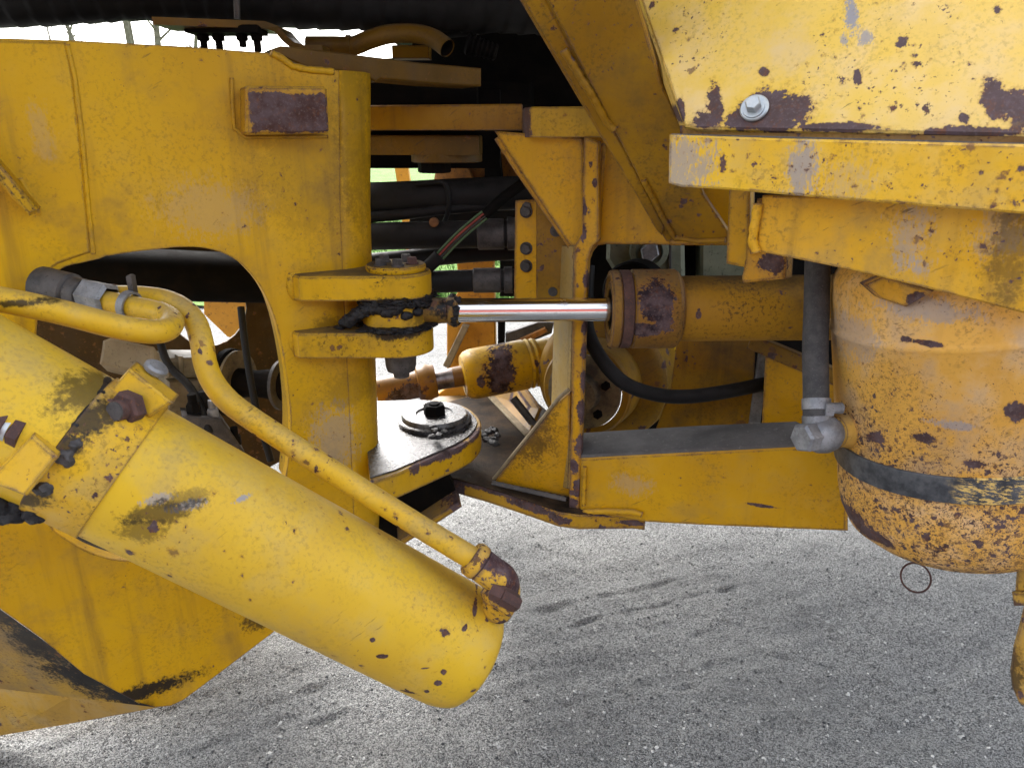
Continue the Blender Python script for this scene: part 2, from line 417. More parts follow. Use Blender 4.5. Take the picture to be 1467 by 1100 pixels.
def mat_chrome():
    b = NB('chromed_rod'); n = b.noise(1, 5, .6, b.scale(4, 160, 160)); f = b.noise(300, 3, .6)
    dirt = b.math('MULTIPLY', b.ramp(b.noise(20, 7, .7), .52, .75), .35)
    return b.out(b.mix(dirt, (.78, .79, .81), (.20, .18, .16)), b.math('ADD', .10, b.math('ADD', b.math('MULTIPLY', n, .10), b.math('MULTIPLY', dirt, .5))), 1.0, b.bump(f, .03, .0005))
M['chrome'] = mat_chrome()
def mat_grease():
    b = NB('black_grease'); n = b.noise(55, 7, .7); return b.out(b.mix(b.ramp(n, .4, .7), (.006, .006, .008), (.022, .021, .024)), b.ramp(n, .3, .7, .32, .65), 0, b.bump(n, .9, .006), .35)
M['grease'] = mat_grease()
def mat_strap():
    b = NB('worn_strap'); p = b.P(); n = b.noise(35, 7, .7); w = b.noise(1, 7, .75, b.scale(70, 70, 210))
    sx = b.new('ShaderNodeSeparateXYZ'); b.put(sx.inputs[0], p)
    xr = b.ramp(sx.outputs[0], PS1.x, PS2.x)
    wear = b.math('MULTIPLY', b.ramp(w, .50, .56), b.ramp(b.math('ADD', b.math('MULTIPLY', xr, .6), b.math('MULTIPLY', n, .9)), .55, .95))
    col = b.mix(b.ramp(n, .35, .65), (.020, .023, .030), (.085, .090, .10)); col = b.mix(wear, col, (.62, .42, .12))
    return b.out(col, .5, None, b.bump(n, .2, .001))
def clouds(name):  # dirty yellow with its base darkened to imitate shade deep inside
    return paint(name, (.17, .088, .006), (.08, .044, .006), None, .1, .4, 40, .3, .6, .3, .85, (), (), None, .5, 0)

pxF = lambda a, b: PF.at(a, b)
M['front'] = paint('front_frame_yellow', YEL, (.54, .295, .005), (.60, .40, .08), .2, .25, 60, .25, .5, .4, .5, (
    (pxF(420, 163), (.002, .002, .002)),), (
    (pxF(175, 1000), (.16, .2, .022), .97), (pxF(385, 885), (.06, .06, .03), .8), (pxF(470, 470), (.03, .1, .03), .5), (pxF(440, 250), (.10, .15, .13), .22), (pxF(505, 200), (.03, .12, .2), .3), (pxF(500, 560), (.06, .1, .04), .3)),
    None, .42, .35, (.15, .085, .03), .3, .3, None, (), ((pxF(480, 630), (.06, .06, .09), .45), (pxF(300, 300), (.10, .1, .06), .22), (pxF(60, 190), (.02, .02, .05), .2)))
PINY = 1.455
M['lug'] = paint('lug_yellow', (.60, .345, .006), None, None, .15, .5, 60, .3, .2, .95, .5, (), ((P(560, 434, 1.385), (.075, .09, .011), .95), (P(570, 480, 1.385), (.06, .09, .012), .95), (P(610, 455, 1.40), (.03, .06, .035), .6)), None, .55, .45, (.045, .03, .018), .6, 1.0, dustcol=(.05, .044, .042))
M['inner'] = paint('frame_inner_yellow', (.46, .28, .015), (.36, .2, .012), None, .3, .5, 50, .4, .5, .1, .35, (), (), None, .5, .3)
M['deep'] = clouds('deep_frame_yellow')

# ================================================================== SETTING
RUTS = []
for (a0, b0, a1, b1, w_, d_) in ((760, 880, 1010, 820, .016, .013), (745, 915, 1060, 838, .012, .009), (380, 1010, 560, 955, .018, .015), (420, 1045, 700, 965, .014, .012), (60, 1075, 330, 985, .016, .014),
                                 (860, 945, 1010, 905, .012, .010), (1010, 960, 1060, 900, .012, .009), (800, 1010, 860, 1035, .014, .012), (1120, 940, 1180, 955, .014, .010), (250, 1085, 480, 1010, .014, .010), (920, 1000, 1150, 950, .012, .008)):
    q0, q1 = HZ(a0, b0, 0), HZ(a1, b1, 0); RUTS.append((q0.x, q0.y, q1.x, q1.y, w_, d_))
def ground_height(x, y):
    h = .012*mnoise.noise(V((x*1.1, y*1.1, 0)))
    # tyre marks running from lower left to upper right
    s = (x*-.36+y*.93)
    w = mnoise.noise(V((x*.6, y*.6, 4)))*.10
    t = mnoise.noise(V(((s+w)*7.0, x*.5, 2))); h += .008*t*abs(t)+.006*mnoise.noise(V(((s+w)*19, x*1.3, 9)))*max(0, .4+mnoise.noise(V((x*1.5, y*1.5, 6))))
    for (ax_, ay_, bx_, by_, w_, d_) in RUTS:
        L_ = math.hypot(bx_-ax_, by_-ay_); ux, uy = (bx_-ax_)/L_, (by_-ay_)/L_
        t_ = (x-ax_)*ux+(y-ay_)*uy; q_ = ((x-ax_)*-uy+(y-ay_)*ux+.012*mnoise.noise(V((x*6, y*6, w_*90))))/w_
        if -.1 < t_ < L_+.1 and abs(q_) < 3:
            f_ = max(0, min(1, (t_+.1)/.15, (L_+.1-t_)/.15))*max(0, .35+1.3*mnoise.noise(V((x*13, y*13, 3))))
            h += .75*d_*f_*(-math.exp(-q_*q_*2)+.7*math.exp(-(q_-1.1)**2*3))
    h += .006*mnoise.noise(V((x*11, y*11, 1)))+.003*mnoise.noise(V((x*31, y*31, 3)))
    return h*max(0.0, min(1.0, (9-abs(y))/4))
def axis(lo, hi, step, far):
    a = list(np.arange(lo, hi, step)); d = step
    up = []; v = hi
    while v < far: up.append(v); d *= 1.35; v += d
    dn = []; v = lo-step; d = step
    while v > -far: dn.append(v); d *= 1.35; v -= d
    return dn[::-1]+a+up
xs = axis(-1.5, 1.6, .0085, 700); ys = axis(.85, 3.2, .0085, 700)
gv = [(x, y, ground_height(x, y) if abs(x) < 12 and abs(y) < 9 else 0.0) for y in ys for x in xs]
nx = len(xs); gf = [(j*nx+i, j*nx+i+1, (j+1)*nx+i+1, (j+1)*nx+i) for j in range(len(ys)-1) for i in range(nx-1)]
me = bpy.data.meshes.new('ground'); me.from_pydata(gv, [], gf); me.shade_smooth(); me.materials.append(M['gravel'])
go = bpy.data.objects.new('ground', me); COL.objects.link(go); go['kind'] = 'structure'

# loose pebbles and grit, in the part of the yard one can see
gs = []
for i in range(42000):
    y = .85+2.6*rnd.random()**1.4; x = rnd.uniform(-.95, .95)*(.30+y*.72)
    s = .0013+.0040*rnd.random()**6
    z = ground_height(x, y)
    c = V((x, y, z+s*.25)); a = rnd.random()*6.3
    q = []
    for k in range(5):
        t = a+k*1.257; rr = s*rnd.uniform(.7, 1.25); q.append(c+V((math.cos(t)*rr, math.sin(t)*rr, rnd.uniform(-.3, .2)*s)))
    q.append(c+V((0, 0, s*rnd.uniform(.5, .9))))
    gs.append((q, [(k, (k+1) % 5, 5) for k in range(5)]))
mk('loose_gravel', join(*gs), M['stone'], None, None, None, None, None, 'stuff')

# field of grass starting behind the gravel yard
gx = sorted(set([-300, -150, -80, 80, 150, 300]+list(np.linspace(-40, 40, 60)))); gy = [5.6, 6.0, 6.5, 7, 8, 10, 13, 17, 22, 30, 45, 70, 120, 250, 500]
fv = [(x, y+(.25*math.sin(x*1.3)+.3*mnoise.noise(V((x*.9, 0, 0))) if j == 0 else 0), .02+.03*mnoise.noise(V((x*.2, y*.2, 0)))*(j > 0)+(.0 if y < 30 else (y-30)*.006)) for j, y in enumerate(gy) for x in gx]
n_ = len(gx); ff = [(j*n_+i, j*n_+i+1, (j+1)*n_+i+1, (j+1)*n_+i) for j in range(len(gy)-1) for i in range(n_-1)]
me = bpy.data.meshes.new('grass_field'); me.from_pydata(fv, [], ff); me.materials.append(M['grass'])
fo = bpy.data.objects.new('grass_field', me); COL.objects.link(fo); fo['kind'] = 'structure'
tv = []; tf = []
for i in range(26000):
    y = 5.7+14*rnd.random()**1.6; x = rnd.uniform(-.32, .16)*y
    h = rnd.uniform(.03, .09); a = rnd.random()*3.14; w = .004+.0006*y; dx, dy = math.cos(a)*w, math.sin(a)*w; o = len(tv)
    lx, ly = rnd.uniform(-.03, .03), rnd.uniform(-.03, .03)
    tv += [(x-dx, y-dy, .01), (x+dx, y+dy, .01), (x+lx, y+ly, .01+h)]; tf.append((o, o+1, o+2))
me = bpy.data.meshes.new('grass_blades'); me.from_pydata(tv, [], tf); me.materials.append(M['grass'])
o = bpy.data.objects.new('grass_blades', me); COL.objects.link(o); o['kind'] = 'stuff'

# bare trees beyond the field
def tree(px, Y, h, r, seed, label, lean=0.0):
    q = random.Random(seed); b = P(px, 150, Y); b.z = max(0, (Y-30)*.006)+.02
    t = thing('bare_tree', label, 'tree', tuple(b), 'bare trees beyond the field')
    tp = [b+V((lean*h*k/7+q.uniform(-.06, .06)*k*.35, q.uniform(-.1, .1), h*k/7)) for k in range(8)]
    pts = cr([tuple(p) for p in tp], 4); rr = [r*(1-.85*i/(len(pts)-1)) for i in range(len(pts))]
    mk('trunk', g_tube(pts, rr, 8), M['bark'], t, 60)
    br = []
    for k in range(9):
        i = q.randrange(12, len(pts)-1); s = pts[i]; a = q.uniform(0, 6.28); L = h*q.uniform(.10, .26); up = q.uniform(.4, 1.1)
        d = V((math.cos(a), math.sin(a), up)).normalized(); mid = s+d*L*.5+V((0, 0, -.03*L)); e = s+d*L+V((0, 0, .12*L))
        br.append(g_tube([s, mid, e], [rr[i]*.5, rr[i]*.3, .012], 5))
        for _ in range(3):
            f = q.uniform(.3, 1); s2 = s.lerp(e, f); d2 = (d+V((q.uniform(-.8, .8), q.uniform(-.8, .8), q.uniform(0, .8)))).normalized()
            br.append(g_tube([s2, s2+d2*L*.25, s2+d2*L*.5+V((0, 0, .04))], [.022, .014, .006], 4))
    mk('branch', join(*br), M['bark'], t, None, None, None, None, 'stuff')
for i, (px, Y, h, r, lab, ln) in enumerate((
        (85, 38, 9, .10, 'thin bare tree leftmost in the gap above the yellow frame', .02),
        (120, 44, 10, .13, 'slender bare tree second from left in the gap above the frame', -.03),
        (155, 34, 10, .16, 'leaning grey tree trunk in the gap above the frame', -.20),
        (196, 36, 12, .21, 'thick pale trunk, left one of the close pair above the frame', .02),
        (210, 37, 12, .22, 'thick pale trunk, right one of the close pair above the frame', -.03),
        (236, 40, 13, .26, 'thickest grey trunk seen just left of the bolted bracket', .03),
        (246, 33, 9, .16, 'slanting bare tree behind the bolted bracket', .30),
        (330, 46, 9, .09, 'far thin bare tree seen right of the bracket bolts', .02))):
    tree(px, Y, h, r, 40+i, lab, ln)

# ================================================================== FRONT FRAME (left half of the articulated loader)
ff_o = PF.at(420, 990); ff_o.z = 0
FFR = thing('front_frame', 'yellow steel front frame with oval cut-out and hinge lugs, filling the left half', 'loader frame', tuple(ff_o))
hole = cr([(52, 470), (54, 425), (64, 404), (90, 384), (120, 376), (142, 371)], 5)+cr([(152, 367), (200, 360), (262, 354), (300, 357), (333, 369), (358, 391), (376, 416), (392, 452), (404, 500), (413, 560), (416, 620), (404, 700), (360, 770), (280, 805), (185, 803), (150, 798), (118, 786), (92, 770), (74, 755), (58, 720), (47, 640), (47, 540)], 5)
side = [(-90, 48), (0, 55), (100, 58), (250, 66), (383, 76), (415, 92), (440, 98), (486, 101), (488, 300), (495, 460), (502, 600), (508, 748), (500, 815)]+[(395, 903), (300, 975), (262, 1003), (244, 1011), (222, 1013), (200, 1008), (120, 965), (60, 915), (0, 872), (-90, 800)]
mk('side_plate', g_plate([PF.pts(side), PF.pts(hole)], PF.n, .03, .001), M['front'], FFR)
dbl = [(-90, 51), (0, 58), (94, 61), (104, 110), (115, 200), (124, 300), (130, 362), (112, 368), (84, 378), (58, 396), (47, 420), (44, 450), (-90, 430)]
mk('doubler_plate', g_plate([PF.pts(dbl, .0035)], (PF.n+V((0, 0, .0))).normalized(), .0045, .003), M['front'], FFR)
# rounded vertical corner on the right, turning back into the machine
def corner(px_list, r=.086, back=.12):
    Vt = []; F = []; m = None
    for (px, py) in px_list:
        e = PF.at(px, py); row = [e-PF.n*.012-PF.u*.0]
        row = []
        for k in range(13):
            a = k/12*R(90); row.append(e+PF.u*(r*math.sin(a))-PF.n*(r*(1-math.cos(a))))
        row.append(row[-1]-PF.n*back)
        m = len(row); Vt += row
    for i in range(len(px_list)-1):
        for k in range(m-1): F.append((i*m+k, i*m+k+1, (i+1)*m+k+1, (i+1)*m+k))
    return Vt, F
o = mk('bent_edge', corner([(486, 101), (487, 200), (488, 300), (491, 380), (495, 460), (502, 600), (508, 748), (506, 790)]), M['front'], FFR, 40)
sm = o.modifiers.new('solid', 'SOLIDIFY'); sm.thickness = .012; sm.offset = -1
# inner wall seen through the cut-out
iw = [PF.at(a, b) for a, b in cr([(366, 395), (380, 418), (394, 452), (406, 500), (415, 560), (418, 620), (412, 700)], 4)]
Vt = []; F = []
for p in iw: Vt += [p-PF.n*.028+PF.u*.006, p-PF.n*.11+PF.u*.006, p-PF.n*.11+PF.u*.03, p-PF.n*.028+PF.u*.03]
for i in range(len(iw)-1):
    for k in range(4): F.append((i*4+k, i*4+(k+1) % 4, i*4+4+(k+1) % 4, i*4+4+k))
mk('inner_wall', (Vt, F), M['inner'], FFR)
# pad block
M['pad'] = paint('pad_block_yellow', (.55, .31, .018), None, None, .2, .3, 40, .3, .3, .35, .45, ((PF.at(414, 162, .055), (.060, .060, .033), 'box'),), (), None, .45, .55, chipcol=(.062, .028, .022))
pad = [(352, 126), (356, 123), (464, 124), (469, 128), (472, 187), (468, 191), (357, 194), (352, 190)]
mk('pad_block', g_plate([PF.pts(pad, .052)], PF.n, .052, .005), M['pad'], FFR)
mk('weld_bead', g_weld([PF.at(a, b, .002) for a, b in ((332, 112), (333, 150), (336, 184), (352, 197), (470, 196))], .0045), M['front'], FFR, 60)
# vertical weld seam of the frame side
mk('weld_seam', g_weld([PF.at(a, b, .000) for a, b in ((96, 64), (107, 110), (118, 200), (127, 300), (134, 364))], .0052, 10, .004), M['front'], FFR, 60)
# flange on top of the frame with its weld
PU = vplane(400, 1.47, 680, 1.66, 100)
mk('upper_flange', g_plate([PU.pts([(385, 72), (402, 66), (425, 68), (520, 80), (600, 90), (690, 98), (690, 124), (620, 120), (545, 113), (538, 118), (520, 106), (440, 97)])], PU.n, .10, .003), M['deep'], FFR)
mk('weld_seam', g_weld([PF.at(a, b, .0) for a, b in ((388, 76), (404, 84), (418, 95), (440, 100), (478, 103))], .008), M['front'], FFR, 60)
# rib sticking out at far left
rb = PF.at(52, 300); rd = PF.at(52, 300)-PF.at(-60, 168); rd.normalize(); ru = rd.cross(PF.n).normalized()
mk('rib', g_box(rb-rd*.21+PF.n*.035, rd, ru, PF.n, .42, .016, .075, .003), M['lug'], FFR)
mk('weld_bead', g_weld([rb-rd*.4+ru*.012, rb-rd*.02+ru*.013, rb+rd*.008, rb-rd*.05-ru*.012], .007), M['front'], FFR, 60)
# ledge at the bottom of the frame
LZ = PF.at(205, 1008).z
ed = [PF.at(a, b, .0) for a, b in ((-90, 800), (0, 872), (60, 915), (120, 962), (200, 1006))]
fr_ = [HZ(a, b, LZ) for a, b in ((222, 1014), (100, 999), (-90, 976))]
Vt = ed+[HZ(226, 1013, LZ)]+[HZ(a, b, LZ-.004) for a, b in ((100, 998), (0, 986), (-90, 975))]
M['ledge'] = paint('ledge_dirty', (.40, .24, .03), (.22, .14, .05), (.28, .22, .14), .6, .2, 30, .3, .3, .8, .5, (), ((PF.at(130, 972), (.13, .15, .07), 1.0), (PF.at(60, 925), (.09, .12, .08), .95), (PF.at(185, 998), (.11, .12, .06), 1.0), (PF.at(0, 880), (.07, .09, .07), .9)), None, .6, 0, (.05, .04, .03))
mk('ledge', (Vt, [(0, 1, 8), (1, 2, 7, 8), (2, 3, 6, 7), (3, 4, 5, 6)]), M['ledge'], FFR)
lf = [HZ(226, 1013, LZ), HZ(100, 998, LZ-.004), HZ(0, 986, LZ-.004), HZ(-90, 975, LZ-.004)]
lb = [HZ(226, 1015, LZ-.002)+V((0, .01, -.002)), P(100, 1036, lf[1].y+.035), P(0, 1053, lf[2].y+.03), P(-90, 1066, lf[3].y+.03)]
M['lip'] = paint('lip_scratched', (.46, .27, .03), (.36, .21, .04), (.42, .34, .2), .5, .3, 40, .4, .2, .7, .3, (), (), None, .5, .4)
mk('lip', (lf+lb, [(0, 1, 5, 4), (1, 2, 6, 5), (2, 3, 7, 6)]), M['lip'], FFR)

tz = PF.at(500, 105).z-.03
tc = [PF.at(-90, 300), PF.at(505, 300)]; tc = [V((q.x, q.y, tz))-PF.n*.04 for q in tc]; tc += [tc[1]-PF.n*.55+V((-.05, 0, 0)), tc[0]-PF.n*.55]
mk('top_light_blocker', g_plate([tc], ZZ, .012, .001), M['black'], FFR)  # unseen black cover added to darken the inside of the cut-out
# unseen lift arm slab, added to shade the front frame
mk('lift_arm_blocker', g_box(V((-.95, 1.22, 1.98)), V((.96, .28, 0)).normalized(), V((-.28, .96, 0)).normalized(), ZZ, 2.6, .9, .34, .01), M['deep'], FFR)
# clevis lugs
PIN = P(567, 380, 1.455)
def lug(ytop, ybot, name='lug'):
    Yf = PIN.y-.070; zt = P(520, ytop, Yf).z; zb = P(520, ybot, Yf).z
    c = V((PIN.x, PIN.y, zt)); L = []
    xl = P(412, ytop, Yf).x
    L += [V((xl, Yf+.05, zt)), V((xl+.004, Yf+.016, zt)), V((xl+.02, Yf, zt))]
    for k in range(15):
        a = R(-90+k*12.2); L.append(c+V((math.cos(a)*.070, math.sin(a)*.070, 0)))
    L += [V((PIN.x-.05, PIN.y+.075, zt)), V((xl+.05, Yf+.17, zt))]
    o = mk(name, g_plate([L], ZZ, zt-zb, .004), M['lug'], FFR, 25)
    wl = [V((xl+.05, Yf+.085, zt+.002)), V((xl+.012, Yf+.048, zt+.002)), V((xl-.001, Yf+.030, zt-.006)), V((xl-.001, Yf+.026, (zt+zb)/2)), V((xl+.0, Yf+.030, zb+.004)), V((xl+.02, Yf+.05, zb-.002))]
    mk('weld_bead', g_weld(wl, .015), M['lug'], FFR, 60)
    return zt, zb
zt1, zb1 = lug(396, 431); zt2, zb2 = lug(478, 513)
PINL = V((PIN.x, PIN.y, zt1))
cap = mk('pin_cap', g_lathe(PINL, ZZ, [(0, .058), (.004, .060), (.010, .060), (.013, .057), (.013, 0)], 48), M['lug'], FFR, 30)
for a in (-75, -10, 60, 140, 215):
    q = PINL+V((math.cos(R(a))*.034, math.sin(R(a))*.034, .013))
    mk('cap_bolt', join(g_lathe(q, ZZ, [(0, .013), (.003, .013), (.003, 0)], 16), g_hex(q+ZZ*.003, ZZ, .0105, .011)), M['rust'] if a == -10 else M['darkmetal'], cap, 30)
PINB = V((PIN.x, PIN.y, zb2))
mk('pin_nut', join(g_lathe(PINB, -ZZ, [(0, .034), (.035, .032), (.047, .029), (.05, .018), (.062, .016), (.064, 0)], 28)), M['darkmetal'], FFR, 35)
# grease squeezed out of the pin
gb = []
for i in range(46):
    a = rnd.uniform(-150, 40); z = rnd.choice([zb1-.002, zb1-.006, zt2+.003, zt2+.006]); rr = rnd.uniform(.060, .071)
    gb.append(g_blob(V((PIN.x+math.cos(R(a))*rr, PIN.y+math.sin(R(a))*rr, z)), rnd.uniform(.010, .022), rnd.uniform(.008, .016), rnd.uniform(.003, .006), .5, 3, i))
for i in range(26):
    t = i/25; c = P(497+60*t, 462-24*math.sin(t*2.2)+6*t, PIN.y-.045-.012*t)
    gb.append(g_blob(c, .016, .015, .012, .4, 2, i+60))
for i in range(14):
    gb.append(g_blob(V((PIN.x-.02+.012*rnd.uniform(-8, 3), PIN.y+rnd.uniform(-.06, .0), zt2+.003)), .014, .014, .004, .4, 2, i+90))
mk('grease_lump', join(*gb), M['grease'], FFR, 60, None, None, None, 'stuff')

# lower hinge plate of the front frame with the big pin
zH = P(623, 606, 1.66).z
HP = HZ(623, 606, zH)
hp_out = [HZ(a, b, zH) for a, b in [(520, 575), (600, 572)]+cr([(640, 574), (670, 584), (687, 600), (688, 615), (676, 630), (655, 642)], 5)+[(563, 681), (530, 692)]]
hz_ = lambda a, b, r1, r2: (HZ(a, b, zH), (r1, .06, r2))
M['hinge'] = paint('hinge_yellow', (.60, .34, .006), None, None, .15, .6, 45, .4, .2, .5, 0, (hz_(655, 645, .05, .012), hz_(615, 660, .02, .010), hz_(683, 628, .02, .010), hz_(592, 675, .012, .02), hz_(640, 650, .03, .016)), (), None, .45, .8, chipcol=(.045, .028, .03))
hp = g_plate([hp_out], ZZ, .055, .003)
mk('hinge_plate', hp, M['hinge'], FFR, 25)
mk('hinge_top', g_plate([[p+ZZ*.0035 for p in [HZ(a, b, zH) for a, b in [(520, 577), (600, 574)]+cr([(640, 577), (666, 586), (682, 601), (682, 613), (670, 627), (650, 639)], 5)+[(566, 675), (530, 686)]]]], ZZ, .003, .001), M['greasetop'], FFR)
hc = mk('hinge_pin_cap', g_lathe(HP+ZZ*.0035, ZZ, [(0, .088), (.004, .090), (.010, .090), (.013, .086), (.0135, .082), (.020, .081), (.024, .078), (.024, .046), (.020, .044), (.020, 0)], 56), M['greasetop'], FFR, 30)
mk('hinge_bolt', join(g_hex(HP+ZZ*.0235, ZZ, .028, .026), g_lathe(HP+ZZ*.045, ZZ, [(0, .014), (.008, .013), (.009, 0)], 14)), M['black'], hc, 30)
mk('grease_lump', join(*[g_blob(HZ(640+rnd.uniform(-22, 8), 618+rnd.uniform(-8, 8), zH+.03), .009, .009, .006, .5, 2, i) for i in range(9)],
   *[g_blob(HZ(700+rnd.uniform(-12, 16), 626+rnd.uniform(-12, 12), zH-.05), .010, .010, .006, .6, 2, 20+i) for i in range(16)]), M['grease'], FFR, 60, None, None, None, 'stuff')

# ---- unseen barn added behind the camera: shades the low sky, reflects in the chrome
BN = thing('barn', 'unseen grey plank barn with red door, added behind the camera to block low sky', 'barn', (0, -9.5, 0))
M['barnred'] = plain('barn_red', (.20, .030, .022), (.13, .022, .018), .8, 0, 3, .3, .01)
M['barngrey'] = plain('barn_grey', (.075, .072, .068), (.12, .115, .11), .85, 0, 3, .3, .01)
M['roof'] = plain('roof_dark', (.035, .035, .038), (.06, .06, .06), .8, 0, 3, .3, .01)
mk('wall', join(*[g_box(V((x, -9.0+.012*(i % 2), 2.0)), RT, ZZ, V((0, 1, 0)), .395, 4.0, .03, .003) for i, x in enumerate(np.arange(-15, 15, .4))]), M['barngrey'], BN, None, None, None, None, 'stuff')
mk('door', g_box(V((.2, -8.96, 1.7)), RT, ZZ, V((0, 1, 0)), 5.5, 3.3, .05, .004), M['barnred'], BN)
mk('roof', g_plate([[V((-15.5, -8.5, 3.9)), V((15.5, -8.5, 3.9)), V((15.5, -13, 6.6)), V((-15.5, -13, 6.6))]], V((0, 1, 1.6)), .08, .005), M['roof'], BN)

# ================================================================== REAR FRAME
rf0 = P(930, 760, 1.46); rf0.z = 0
RFR = thing('rear_frame', 'yellow welded rear frame with upright post, gussets and long lower beam at centre right', 'loader frame', tuple(rf0))
pR = lambda a, b, o=0: PR.at(a, b, o)
rp_ = lambda a, b, r1, r2: (pR(a, b), (r1, .05, r2))
POSTCHIPS = tuple(rp_(*q) for q in ((842, 402, .010, .016), (838, 470, .008, .014), (838, 505, .009, .018), (837, 548, .010, .022), (834, 590, .011, .028), (832, 640, .012, .03), (822, 668, .010, .02), (828, 700, .012, .02), (820, 720, .012, .012), (836, 335, .007, .016), (852, 262, .006, .012), (838, 300, .006, .01)))
M['postpaint'] = paint('post_yellow', (.60, .32, .006), (.50, .255, .005), None, .15, .6, 50, .3, .3, .35, .4, POSTCHIPS, (), None, .42, .9, (.12, .07, .03), chipcol=(.06, .035, .04))
M['rear'] = paint('rear_frame_yellow', (.60, .32, .006), (.50, .255, .005), None, .15, .35, 60, .25, .3, .35, .55, (), ((pR(720, 620), (.14, .3, .12), .7),), None, .42, .85, (.12, .07, .03))
M['beam'] = paint('rear_beam_yellow', (.60, .335, .006), (.52, .275, .005), (.58, .40, .10), .25, .3, 50, .25, .2, .35, .35, ((pR(1090, 724), (.035, .02, .0035)),), (), None, .45, .55, (.14, .08, .03), .3, .35, None, (), ((pR(905, 695), (.05, .05, .03), .3),))
# upright post: narrow front edge, deep web going back to the left
zpt = 4
post = [(836, 196), (858, 204), (858, 345), (850, 352), (843, 372), (840, 420), (834, 600), (829, 729), (815, 727), (818, 600), (821, 420), (823, 352), (834, 335)]
mk('post', g_plate([PR.pts(post)], PR.n, .02, .002), M['postpaint'], RFR)
w0 = [PR.at(a, b, -.02) for a, b in ((822, 352), (820, 440), (816, 600), (813, 700))]
w1 = [P(a, b, PR.at(820, b).y+.17) for a, b in ((797, 352), (794, 440), (789, 600), (785, 690))]
Vt = []; F = []
for a, b in zip(w0, w1): Vt += [a, b, b+V((.014, 0, 0)), a+V((.014, 0, 0))]
for i in range(3):
    for k in range(4): F.append((i*4+k, i*4+(k+1) % 4, i*4+4+(k+1) % 4, i*4+4+k))
F += [(0, 1, 2, 3), (12, 15, 14, 13)]
M['dustyweb'] = paint('post_web_dusty', (.44, .30, .08), (.34, .23, .07), (.44, .38, .26), .6, .3, 40, .4, .9, .4, .5, (), (), None, .6, .3, (.10, .07, .04), .3, .5)
mk('post_web', (Vt, F), M['dustyweb'], RFR)
# upper gusset and panel between post and brace
PG = vplane(720, 1.57, 840, 1.53, 250)
mk('upper_gusset', g_plate([PG.pts([(708, 188), (834, 198), (835, 214), (838, 340), (824, 357), (812, 346), (741, 238)])], PG.n, .02, .002), M['rear'], RFR)
mk('gusset_flange', g_plate([PG.pts([(716, 194), (741, 236), (822, 356), (814, 356), (733, 240), (708, 200)], -.021)], PG.n, .05, .001), M['rear'], RFR)
PW = vplane(840, 1.545, 1045, 1.47, 300)
mk('web_panel', g_plate([PW.pts([(836, 192), (905, 192), (1060, 270), (1060, 351), (960, 351), (868, 350), (856, 352), (848, 362), (842, 380), (838, 380)])], PW.n, .016, .002), M['rear'], RFR)
mk('panel_ledge', g_plate([PW.pts([(956, 343), (975, 338), (1042, 343), (1050, 352), (960, 352)], .03)], PW.n, .03, .003), M['rear'], RFR)
mk('weld_bead', g_weld([PW.at(a, b, .004) for a, b in ((864, 206), (861, 260), (857, 330), (852, 348))], .007), M['rear'], RFR, 60)
# upper hinge plates of the rear frame
def shelf(name, px, Yc, y0, y1, depth, mat, nose=0):
    Lz = P(px[0], y0, Yc[0]).z; zb = P(px[0], y1, Yc[0]).z
    L = []
    for a, Y in zip(px, Yc): q = P(a, y0, Y); q.z = Lz; L.append(q)
    back = [q+V((0, depth, 0)) for q in reversed(L)]
    return mk(name, g_plate([L+back], ZZ, Lz-zb, .003), mat, RFR)
M['rearhi'] = paint('rear_plate_edge', (.36, .185, .008), (.26, .125, .007), None, .1, .3, 50, .3, .5, .2, .6, (), (), None, .4, .4, (.09, .05, .02), .3, .5)  # base darkened to imitate the dim interior, with grime over it
shelf('upper_hinge_plate', (500, 640, 749), (1.74, 1.70, 1.66), 151, 187, .16, M['rearhi'])
# nose of the thicker plate to the right, rounded left end with bare brown steel
zz0 = P(800, 153, 1.52).z; zz1 = P(800, 197, 1.52).z
L = [P(749, 153, 1.60), P(752, 153, 1.56), P(760, 153, 1.53), P(775, 153, 1.522), P(905, 153, 1.50), P(905, 153, 1.66), P(749, 153, 1.66)]
for q in L: q.z = zz0
M['nose'] = paint('plate_nose_yellow', (.56, .33, .016), None, None, .15, .3, 40, .2, .2, .2, .35, ((P(752, 172, 1.56), (.014, .06, .09)),), (), None, .4, .5, chipcol=(.10, .055, .045))
mk('plate_nose', g_plate([L], ZZ, zz0-zz1, .003), M['nose'], RFR)
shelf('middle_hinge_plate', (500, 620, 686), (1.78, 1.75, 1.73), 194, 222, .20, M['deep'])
mk('dark_gap_fill', g_box(P(600, 185, 1.98), RT, V((0, 1, 0)), ZZ, .42, .1, .19, .003), M['black'], RFR)  # black box added to fill the shaded gap between the hinge plates
mk('upper_gap_fill', g_box(P(590, 130, 1.90), RT, V((0, 1, 0)), ZZ, .32, .1, .10, .003), M['black'], RFR)  # second black filler box for the shaded gap higher up
mk('spacer_disc', g_lathe(P(640, 220, 1.83), -ZZ, [(0, .085), (.018, .085), (.02, .08), (.02, 0)], 36), M['deep'], RFR, 30)
mk('hinge_nut', g_lathe(P(622, 231, 1.82), -ZZ, [(0, .040), (.024, .040), (.027, .036), (.027, 0)], 8), M['black'], RFR, 20)
